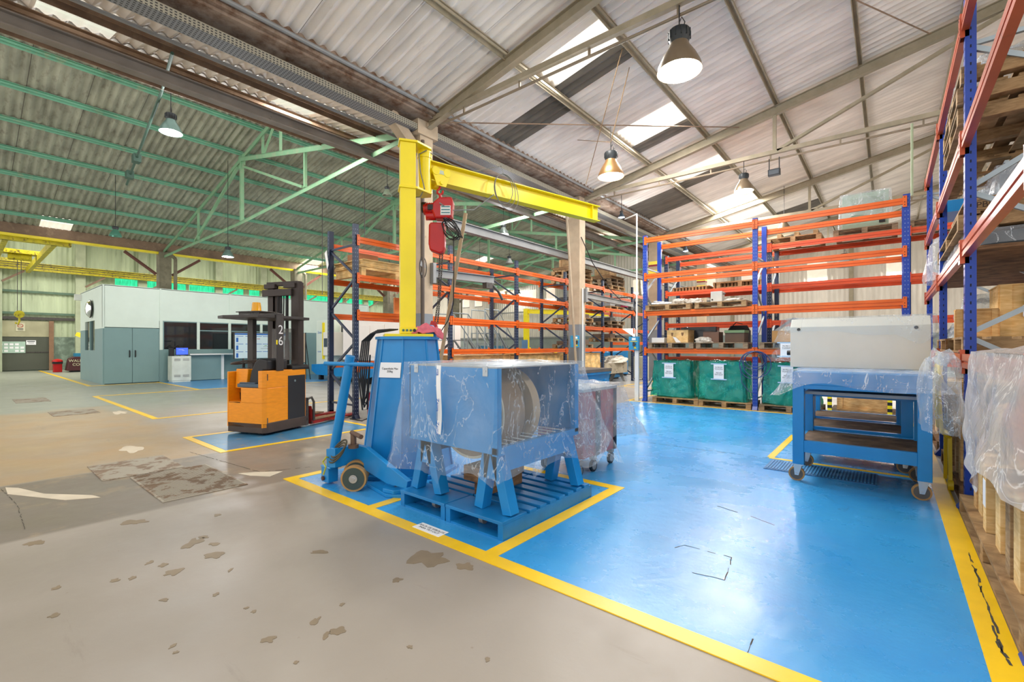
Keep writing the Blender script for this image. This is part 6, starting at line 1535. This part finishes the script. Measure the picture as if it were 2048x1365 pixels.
# aluminium platforms with sloping rails
for q, (x, y, h_) in enumerate(((-12.0, 11.3, 1.6), (-12.6, 13.6, 1.9), (-14.2, 14.8, 1.5))):
    st = thing('platform_ladder', 'aluminium platform ladder seen through the navy rack, %s of three' % ('nearest', 'middle', 'farthest')[q], 'ladder', (x, y, 0))
    for s in (0, .7):
        m = MB(); m.bar((x+s, y, h_), (x+s, y+1.5, 0), .07, .04); m.build('stringer', GALV, st)
        m = MB(); m.cyl((x+s, y, h_+.9), (x+s, y+1.5, .9), .02, 8); m.cyl((x+s, y-.8, h_+.9), (x+s, y, h_+.9), .02, 8)
        for k in range(4): m.cyl((x+s, y+.5*k, h_*(1-k/3)), (x+s, y+.5*k, h_+.9-h_*k/3), .016, 8)
        m.cyl((x+s, y-.8, h_), (x+s, y-.8, h_+.9), .016, 8); m.build('handrail', GALV, st, smooth=True)
        for yy in (y-.8, y-.05):
            m = MB(); m.bar((x+s, yy, 0), (x+s, yy, h_), .04, .04); m.build('support_post', GALV, st)
    m = MB(); m.box(x, x+.7, y-.8, y, h_-.03, h_); m.build('platform', GALV, st)
    for k in range(5):
        m = MB(); t_ = (k+1)/6; m.box(x, x+.7, y+1.5*t_-.1, y+1.5*t_+.1, h_*(1-t_)-.015, h_*(1-t_)+.01); m.build('tread', GALV, st)
yj = thing('small_jib_crane', 'small yellow jib crane before the white back wall', 'crane', (-17, 22, 0))
m = MB(); m.box(-17.15, -16.85, 21.9, 22.1, 0, 3.65); m.build('post', YEL, yj)
m = MB(); m.ibeam((-17.1, 22, 3.5), (-11.5, 22, 3.1), .16, .26, .02); m.build('boom', YEL, yj)
m = MB(); m.box(-14.2, -13.7, 21.85, 22.15, 2.7, 3.1); m.cyl((-13.95, 22, 1.9), (-13.95, 22, 2.7), .02, 8); m.build('hoist', YEL_O, yj)
m = MB(); m.box(-17.2, -16.8, 21.8, 21.88, 1.2, 1.75); m.build('switch_box', mat('box_slate', '#5B7FA6', .5), yj)
for q, (x, y, w_, d, h_, mm, l_) in enumerate(((-20.2, 22.5, 1.6, 1.2, 1.4, mat('box_teal_blue', '#2E6C8C', .5), 'blue-grey machine cabinet against the back wall, left of the small yellow crane'),
     (-9.3, 17.2, .9, 1.6, 1.15, BLUE, 'bright blue bench seen under the far racks'), (-9.9, 19.6, .9, .9, 1.2, BLUE, 'bright blue box beyond the navy rack near the switch box'))):
    t = thing('machine_cabinet', l_, 'cabinet', (x, y, 0))
    m = MB(); m.box(x-w_/2, x+w_/2, y-d/2, y+d/2, .06, h_); m.build('body', mm, t, bevel=.02)
    m = MB(); m.box(x-w_/2+.05, x+w_/2-.05, y-d/2+.05, y+d/2-.05, 0, .06); m.build('plinth', BLK, t)
    m = MB(); m.box(x-w_*.2, x+w_*.2, y-d/2-.01, y-d/2, h_*.5, h_*.8); m.build('panel', GREY, t)
m = MB(); m.box(-14.2, -14.0, 20.4, 20.9, 0, 1.35)
yb = MB()
for k in range(8): yb.box(-15.6+.2*k, -15.4+.2*k, 20.5, 20.56, .3, .9, k % 2)
yb.box(-15.7, -15.6, 20.45, 20.6, 0, 1.3); yb.box(-14.0, -13.85, 20.4, 20.65, 0, 1.35)
tag(yb.build('safety_barrier', [YEL, BLK]), 'yellow and black striped safety barrier beyond the navy rack', 'barrier')
m = MB(); m.box(-7.0, -6.97, 17.5, 17.8, 3.0, 3.3); tag(m.build('fire_sign', RED), 'small red fire sign on the far banded pillar', 'sign')

# ------------------------------------------------------------------ office cabin
of = thing('office_cabin', 'white and blue-grey office cabin with double door and windows at the left', 'cabin', (-24, 8.5, 0))
OW = mat('office_white', '#DCEBE0', .45, 0, .03); OG = mat('office_grey', '#7A9A9A', .5, 0, .06, 1.2, second='#5E7674', cover=.12, sharp=.3)
XF = -21.8
def panel_x(y0, y1, z0, z1, m_, name, x=XF, th=.06): mb = MB(); mb.box(x-th, x, y0, y1, z0, z1); return mb.build(name, m_, of)
for a, b in ((3.31, 5.03), (5.03, 7.43), (7.43, 9.07), (9.07, 14.2)): panel_x(a, b, 2.36, 3.6, OW, 'upper_wall_panel')
panel_x(3.31, 5.03, 2.08, 2.36, OW, 'upper_wall_panel')
panel_x(9.07, 14.2, 2.03, 2.36, OW, 'upper_wall_panel'); panel_x(9.07, 14.2, 0, 2.03, OG, 'lower_wall_panel')
panel_x(4.97, 5.12, 0, 2.36, OG, 'door_jamb'); panel_x(5.12, 9.07, 0, 1.24, OG, 'lower_wall_panel')
for y in (4.98, 6.22, 7.37, 8.65):
    mb = MB(); mb.box(XF-.06, XF+.01, y, y+.1, 1.24, 2.36); mb.build('window_post', OW, of)
for y in (3.31, 4.98, 7.40, 14.15):
    mb = MB(); mb.box(XF, XF+.02, y, y+.05, 2.03, 3.6); mb.build('corner_trim', OW, of)
mb = MB(); mb.box(XF, XF+.015, 3.31, 3.34, 0, 2.03); mb.build('door_frame', OG, of)
for a, b, hy in ((3.345, 4.15, 4.07), (4.16, 4.965, 4.24)):
    mb = MB(); mb.box(XF-.04, XF+.01, a, b, .02, 2.06); d_ = mb.build('door', OG, of, bevel=.004)
    mb = MB(); mb.tube([(XF+.01, hy, .98), (XF+.05, hy, 1.0), (XF+.05, hy, 1.2), (XF+.01, hy, 1.22)], .018, 8); mb.build('door_handle', BLK, d_)
    for hz_ in (1.85, .2):
        mb = MB(); mb.box(XF+.01, XF+.03, a if hy > b-.2 else b-.03, a+.03 if hy > b-.2 else b, hz_, hz_+.1); mb.build('hinge', OG, d_)
for k, (a, b) in enumerate(((5.12, 6.22), (6.32, 7.37), (7.5, 8.65), (8.75, 9.05))):
    mb = MB(); mb.box(XF-.04, XF-.03, a-.04, b, 1.24, 2.36); wn = mb.build('window', GLASSD, of)
    mb = MB(); mb.box(XF-.03, XF+.005, a-.05, b+.02, 1.22, 1.26); mb.box(XF-.03, XF+.005, a-.05, b+.02, 2.33, 2.37)
    if k: mb.box(XF-.03, XF-.02, a, b, 2.0, 2.04)
    mb.build('window_frame', OG, wn)
# side face (y=3.31)
for x0, x1, z0, z1, m_, n_ in ((-26.4, -21.8, 2.36, 3.6, OW, 'side_upper_panel'), (-26.4, -25.3, 2.03, 2.36, OW, 'side_upper_panel'), (-23.25, -21.8, 2.03, 2.36, OW, 'side_upper_panel'),
                           (-26.4, -21.8, 0, 1.22, OG, 'side_lower_panel'), (-26.4, -25.3, 1.22, 2.03, OG, 'side_lower_panel'), (-23.25, -21.8, 1.22, 2.03, OG, 'side_lower_panel'), (-24.35, -24.2, 1.22, 2.36, OG, 'side_mullion')):
    mb = MB(); mb.box(x0, x1, 3.31, 3.37, z0, z1); mb.build(n_, m_, of)
mb = MB(); mb.box(-25.3, -23.25, 3.36, 3.37, 1.22, 2.36); mb.build('side_window', GLASSD, of)
mb = MB(); mb.box(-26.4, -21.8, 3.31, 14.2, 3.58, 3.62); mb.build('cabin_roof', OW, of)
mb = MB(); mb.box(-26.4, -26.34, 3.37, 14.2, 0, 3.58); mb.box(-26.34, -21.86, 14.14, 14.2, 0, 3.58); mb.build('rear_walls', OG, of)
cm = thing('convex_mirror', 'round convex safety mirror on the office cabin end wall', 'mirror', (-23.7, 3.3, 2.8))
m = MB(); m.lathe([(.32, 0), (.3, -.05), (.22, -.1), (.1, -.13), (0, -.135)], (-23.75, 3.24, 2.82), 32, (0, 1, 0)); m.build('mirror_dome', mat('mirror', '#E8ECEE', .03, 1.0, 0), cm, smooth=True)
m = MB(); m.tube([(-23.75+.33*math.cos(a), 3.25, 2.82+.33*math.sin(a)) for a in [i*math.pi/16 for i in range(32)]], .02, 6, closed=True); m.cyl((-23.75, 3.24, 2.82), (-23.75, 3.31, 2.82), .05, 10); m.build('rim', BLK, cm)
m = MB(); m.box(-26.3, -26.1, 3.1, 3.31, 3.3, 3.55); tag(m.build('security_camera', WHITE), 'small white camera box on the far top corner of the office cabin', 'camera')
# computer cabinet, counter, boards
cb = thing('computer_cabinet', 'pale louvred steel cabinet carrying the computer before the office window', 'cabinet', (-21.2, 5.5, 0))
m = MB(); m.box(-21.55, -21.0, 5.18, 5.8, .06, 1.0); m.build('body', mat('cab_pale', '#D8DFD3', .45), cb, bevel=.008)
m = MB(); m.box(-21.5, -21.02, 5.2, 5.78, 0, .06); m.build('plinth', mat('cab_pale', '#D8DFD3'), cb)
m = MB()
for zz in (.2, .82):
    for k in range(4): m.box(-21.0, -20.992, 5.25, 5.45, zz+.025*k, zz+.01+.025*k); m.box(-21.0, -20.992, 5.53, 5.73, zz+.025*k, zz+.01+.025*k)
m.build('louvres', GREY, cb)
mo = thing('computer_monitor', 'monitor with a bright blue screen on the pale cabinet', 'monitor', (-21.3, 5.55, 1.0))
m = MB(); m.box(-21.25, -21.2, 5.35, 5.76, 1.04, 1.33); m.build('casing', BLK, mo)
m = MB(); m.box(-21.2, -21.197, 5.365, 5.745, 1.06, 1.315); m.build('screen', emis('screen_blue', (.04, .10, .95, 1), 1.2), mo)
m = MB(); m.box(-21.3, -21.1, 5.48, 5.62, 1.0, 1.01); m.box(-21.24, -21.21, 5.52, 5.58, 1.01, 1.06); m.build('stand', GREY, mo)
m = MB(); m.box(-21.197, -21.195, 5.44, 5.6, 1.24, 1.25); m.box(-21.197, -21.195, 5.56, 5.64, 1.21, 1.22); m.build('screen_text', WHITE, mo)
m = MB(); m.box(-21.5, -21.3, 5.19, 5.33, 1.0, 1.32); tag(m.build('computer_case', BLK, bevel=.008), 'black computer case left of the blue screen', 'computer')
m = MB(); m.tube([(-21.3, 5.3, 1.32), (-21.3, 5.45, 1.42), (-21.3, 5.5, 1.34)], .02, 6); m.box(-21.4, -21.3, 5.25, 5.62, 1.56, 1.60); m.cyl((-21.35, 5.6, 1.32), (-21.35, 5.6, 1.6), .012, 6)
tag(m.build('scanner_stand', BLK), 'black scanner on a stand above the blue screen', 'scanner')
ct = thing('counter', 'white topped counter with blue-grey front panel along the office windows', 'counter', (-21.4, 6.5, 0))
m = MB(); m.box(-21.75, -21.2, 5.82, 7.45, 1.03, 1.08); m.build('counter_top', WHITE, ct)
m = MB(); m.box(-21.5, -21.45, 5.85, 6.98, .02, 1.03); m.build('front_panel', OG, ct)
m = MB(); m.box(-21.75, -21.42, 6.98, 7.08, 0, 1.03); m.build('side_post', WHITE, ct)
wb = thing('planning_board', 'large white planning board with blue headings behind the forklift', 'board', (-20.6, 8, .85))
m = MB(); m.box(-20.64, -20.60, 7.2, 9.3, .88, 1.92); m.build('panel', mat('board_pale', '#CFE3E6', .4, 0, .03), wb)
m = MB(); m.box(-20.66, -20.595, 7.16, 7.2, .85, 1.95); m.box(-20.66, -20.595, 7.2, 9.3, 1.92, 1.95); m.box(-20.64, -20.6, 7.5, 7.55, 0, .88); m.box(-20.64, -20.6, 9.1, 9.15, 0, .88); m.build('frame', DKGREY, wb)
m = MB(); m.box(-20.6, -20.597, 7.2, 9.3, 1.85, 1.91)
for r_ in range(3):
    for c2 in range(3): m.box(-20.6, -20.597, 7.25+(.0 if c2 == 0 else .35+.68*(c2-1)), 7.52+(0 if c2 == 0 else .72+.68*(c2-1)-.0), 1.78-.32*r_, 1.80-.32*r_)
    m.box(-20.6, -20.597, 7.25, 7.33, 1.55-.32*r_, 1.73-.32*r_)
m.build('headings', INKB, wb)
for (y, z, w_, c2) in ((8.05, 1.68, .12, RED), (8.35, 1.40, .1, mat('chart_green', '#5FA83E', .6)), (8.3, 1.35, .3, mat('chart_grey', '#8FA0A8', .6)), (8.2, 1.27, .3, mat('chart_grey', '#8FA0A8')), (8.45, 1.27, .08, RED)):
    m = MB(); m.box(-20.6, -20.597, y, y+w_, z, z+.02); m.build('chart_mark', c2, wb)
text('Zema', .07, INKB, wb, (-20.596, 7.32, 1.875), (R(90), 0, R(90)), ext=.0005)
# left wall gate, notices, bin, maroon machine, crane
sg_ = struct('door_1', MB().box(-36.98, -36.9, -2, 3.31, .05, 1.88), mat('gate_dark', '#4E5246', .6, 0, .15, 1), origin=(-36.9, 1, 0))
MB().box(-36.97, -36.88, -2, 3.31, 1.0, 1.06).build('door_rail', DKGREY, sg_)
struct('door_2', MB().box(-36.98, -36.9, -2, 3.31, 1.9, 2.78), mat('gate_cream', '#A8A585', .6, 0, .2, 1.5), origin=(-36.9, 1, 1.9))
struct('trim_1', MB().box(-37, -36.8, 3.31, 3.5, 0, 2.8), mat('post_rust', '#8A6A50', .7, 0, .2))
struct('trim_2', MB().box(-36.98, -36.8, -2, 5, 2.84, 3.0), DKGREY)
wb2 = thing('schedule_board', 'pale green schedule board with white cards on the dark sliding gate', 'board', (-36.88, 1.6, 1.0))
m = MB(); m.box(-36.89, -36.86, .9, 2.39, 1.0, 1.63); m.build('panel', mat('board_green', '#A9C4B4', .5), wb2)
for r_ in range(3):
    for c2 in range(7):
        if (r_, c2) not in ((0, 4), (1, 2), (2, 6), (1, 0)):
            m = MB(); m.box(-36.86, -36.857, 1.0+.2*c2, 1.14+.2*c2, 1.06+.18*r_, 1.17+.18*r_); m.build('card', PAPER, wb2)
t = thing('notice_sign', 'small white notice right of the schedule board', 'sign', (-36.88, 2.6, 1.45)); m = MB(); m.box(-36.89, -36.87, 2.42, 2.8, 1.45, 1.7); m.build('plate', PAPER, t)
m = MB(); m.box(-36.869, -36.866, 2.46, 2.76, 1.62, 1.66); m.box(-36.869, -36.866, 2.5, 2.72, 1.54, 1.56); m.build('print', INK, t)
t = thing('prohibition_sign', 'pale sign with a crossed red circle on the upper gate', 'sign', (-36.88, 2.2, 2.2)); m = MB(); m.box(-36.89, -36.87, 2.03, 2.38, 2.2, 2.66); m.build('plate', mat('sign_cream', '#C9C6A8', .6), t)
m = MB(); m.tube([(-36.865, 2.2+.1*math.cos(a), 2.5+.09*math.sin(a)) for a in [i*math.pi/10 for i in range(20)]], .012, 4, closed=True); m.bar((-36.865, 2.12, 2.56), (-36.865, 2.28, 2.44), .02, .01); m.build('red_circle', RED, t)
m = MB(); m.box(-36.868, -36.865, 2.1, 2.31, 2.33, 2.36); m.box(-36.868, -36.865, 2.1, 2.31, 2.26, 2.29); m.build('print', INK, t)
bn = thing('waste_bin', 'bright red waste bin with domed lid near the gate', 'bin', (-33.9, 3.36, 0))
m = MB(); m.prism([(-34.05, 3.19, 0), (-33.75, 3.19, 0), (-33.75, 3.53, 0), (-34.05, 3.53, 0)], (0, 0, .5)); m.build('body', RED, bn, bevel=.02)
m = MB(); m.box(-34.08, -33.72, 3.17, 3.55, .45, .56); m.build('liner', BLK, bn)
m = MB(); m.lathe([(.22, 0), (.2, .08), (.1, .14), (0, .16)], (-33.9, 3.36, .55), 20); m.build('lid', RED, bn, smooth=True)
mc = thing('maroon_machine', 'maroon machine frame with pale lettering partly hidden by the office cabin', 'machine', (-33.5, 4.4, 0))
m = MB(); m.prism([(-33.2, 3.65, .08), (-33.2, 3.75, .7), (-33.2, 3.95, .82), (-33.2, 5.6, .82), (-33.2, 5.6, .08)], (-.9, 0, 0)); m.build('frame', mat('maroon', '#4A2226', .5, 0, .1), mc, bevel=.02)
m = MB(); m.box(-33.9, -33.3, 3.8, 5.5, 0, .08); m.build('skid', BLK, mc)
m = MB(); m.box(-33.8, -33.4, 3.95, 4.6, .82, 1.0); tag(m.build('blue_crate', mat('crate_blue', '#2A7DA0', .5)), 'blue crate lying on the maroon machine', 'crate')
LM = mat('letter_cream', '#D9D5B0', .6)
text('WALD', .19, LM, mc, (-33.19, 3.99, .60), (R(90), 0, R(90)), ext=.002); text('COB', .19, LM, mc, (-33.19, 4.05, .40), (R(90), 0, R(90)), ext=.002)
m = MB(); m.bar((-34.6, 4.2, 2.05), (-34.0, 5.2, 1.5), .25, .2); m.bar((-34.3, 4.7, 1.78), (-34.3, 4.7, 0), .08, .08); tag(m.build('yellow_arm', YEL), 'yellow sloping arm showing left of the office cabin', 'machine arm')
oc = thing('bridge_crane', 'yellow overhead travelling crane high above the gate at the far left', 'crane', (-31, 1.6, 5.3))
for y in (1.05, 2.35):
    m = MB(); m.box(-36.0, -25.4, y, y+.16, 5.35, 5.62); m.build('girder', YEL_O, oc)
m = MB(); m.box(-25.5, -25.2, .6, 2.9, 5.35, 5.55); m.box(-36.3, -36.05, .6, 2.9, 5.93, 6.08); m.build('end_carriage', YEL_O, oc)
m = MB(); m.box(-31.2, -30.6, 1.0, 2.6, 5.62, 5.8); m.cyl((-30.9, 1.45, 5.5), (-30.9, 2.2, 5.5), .17, 16); m.build('trolley', YEL_O, oc, smooth=True)
m = MB(); m.cyl((-30.9, 1.75, 3.0), (-30.9, 1.75, 5.4), .012, 6); m.cyl((-30.9, 1.87, 3.0), (-30.9, 1.87, 5.4), .012, 6); m.build('wire_rope', DKGREY, oc)
m = MB(); m.cyl((-30.95, 1.81, 2.85), (-30.85, 1.81, 2.85), .17, 20); m.tube([(-30.9, 1.81, 2.7), (-30.9, 1.81, 2.5), (-30.9, 1.76, 2.38), (-30.9, 1.70, 2.42), (-30.9, 1.70, 2.48)], .035, 8); m.build('hook_block', YEL_O, oc, smooth=True)
# hanging rods under the left nave roof
for x, y, z0, z1 in ((-16.2, 8.6, 3.3, 6.8), (-18.4, 13.1, 3.4, 6.6), (-13.9, 8.9, 4.2, 7.1)):
    m = MB(); m.cyl((x, y, z0), (x, y, z1), .015, 6); struct('trim_hanger', m, DKGREY)

# grey swing arms fixed to the columns
for (a, b, z, l_) in (((-6.98, 6.0), (-6.70, 7.5), 2.84, 'short grey swing arm with a dangling hook on the near pillar'), ((-6.98, 11.9), (-7.3, 15.9), 2.9, 'long grey swing arm reaching from the second white pillar over the navy rack')):
    t = thing('swing_arm', l_, 'crane arm', (a[0], a[1], z))
    m = MB(); m.ibeam((a[0], a[1], z), (b[0], b[1], z), .1, .16, .012); m.build('arm', GREY, t)
    m = MB(); m.box(a[0]-.035, a[0]+.06, a[1]-.04, a[1]+.04, z-.2, z+.2); m.build('hinge_bracket', GREY, t)
    m = MB(); m.tube([(b[0], b[1]-.1, z-.08), (b[0]+.05, b[1]+.1, z-.25), (b[0]+.08, b[1]+.2, z-.42)], .03, 8); m.box(b[0]-.06, b[0]+.06, b[1]-.3, b[1]-.1, z-.2, z-.08); m.build('chain_tackle', DKGREY, t)
m = MB(); m.cyl((-7.0, 5.76, 0), (-7.0, 5.76, 5.4), .035, 10); struct('trim_pipe', m, mat('pipe_dark', '#5A4E44', .6))
m = MB(); m.tube([(-6.98, 11.66, 4.6), (-6.9, 12.2, 3.9), (-6.85, 13.2, 3.2), (-6.95, 14.2, 2.92), (-7.2, 15.2, 2.95)], .014, 6); tag(m.build('drooping_cable', BLK, smooth=True), 'black cable drooping from the second white pillar over the grey arm', 'cable')
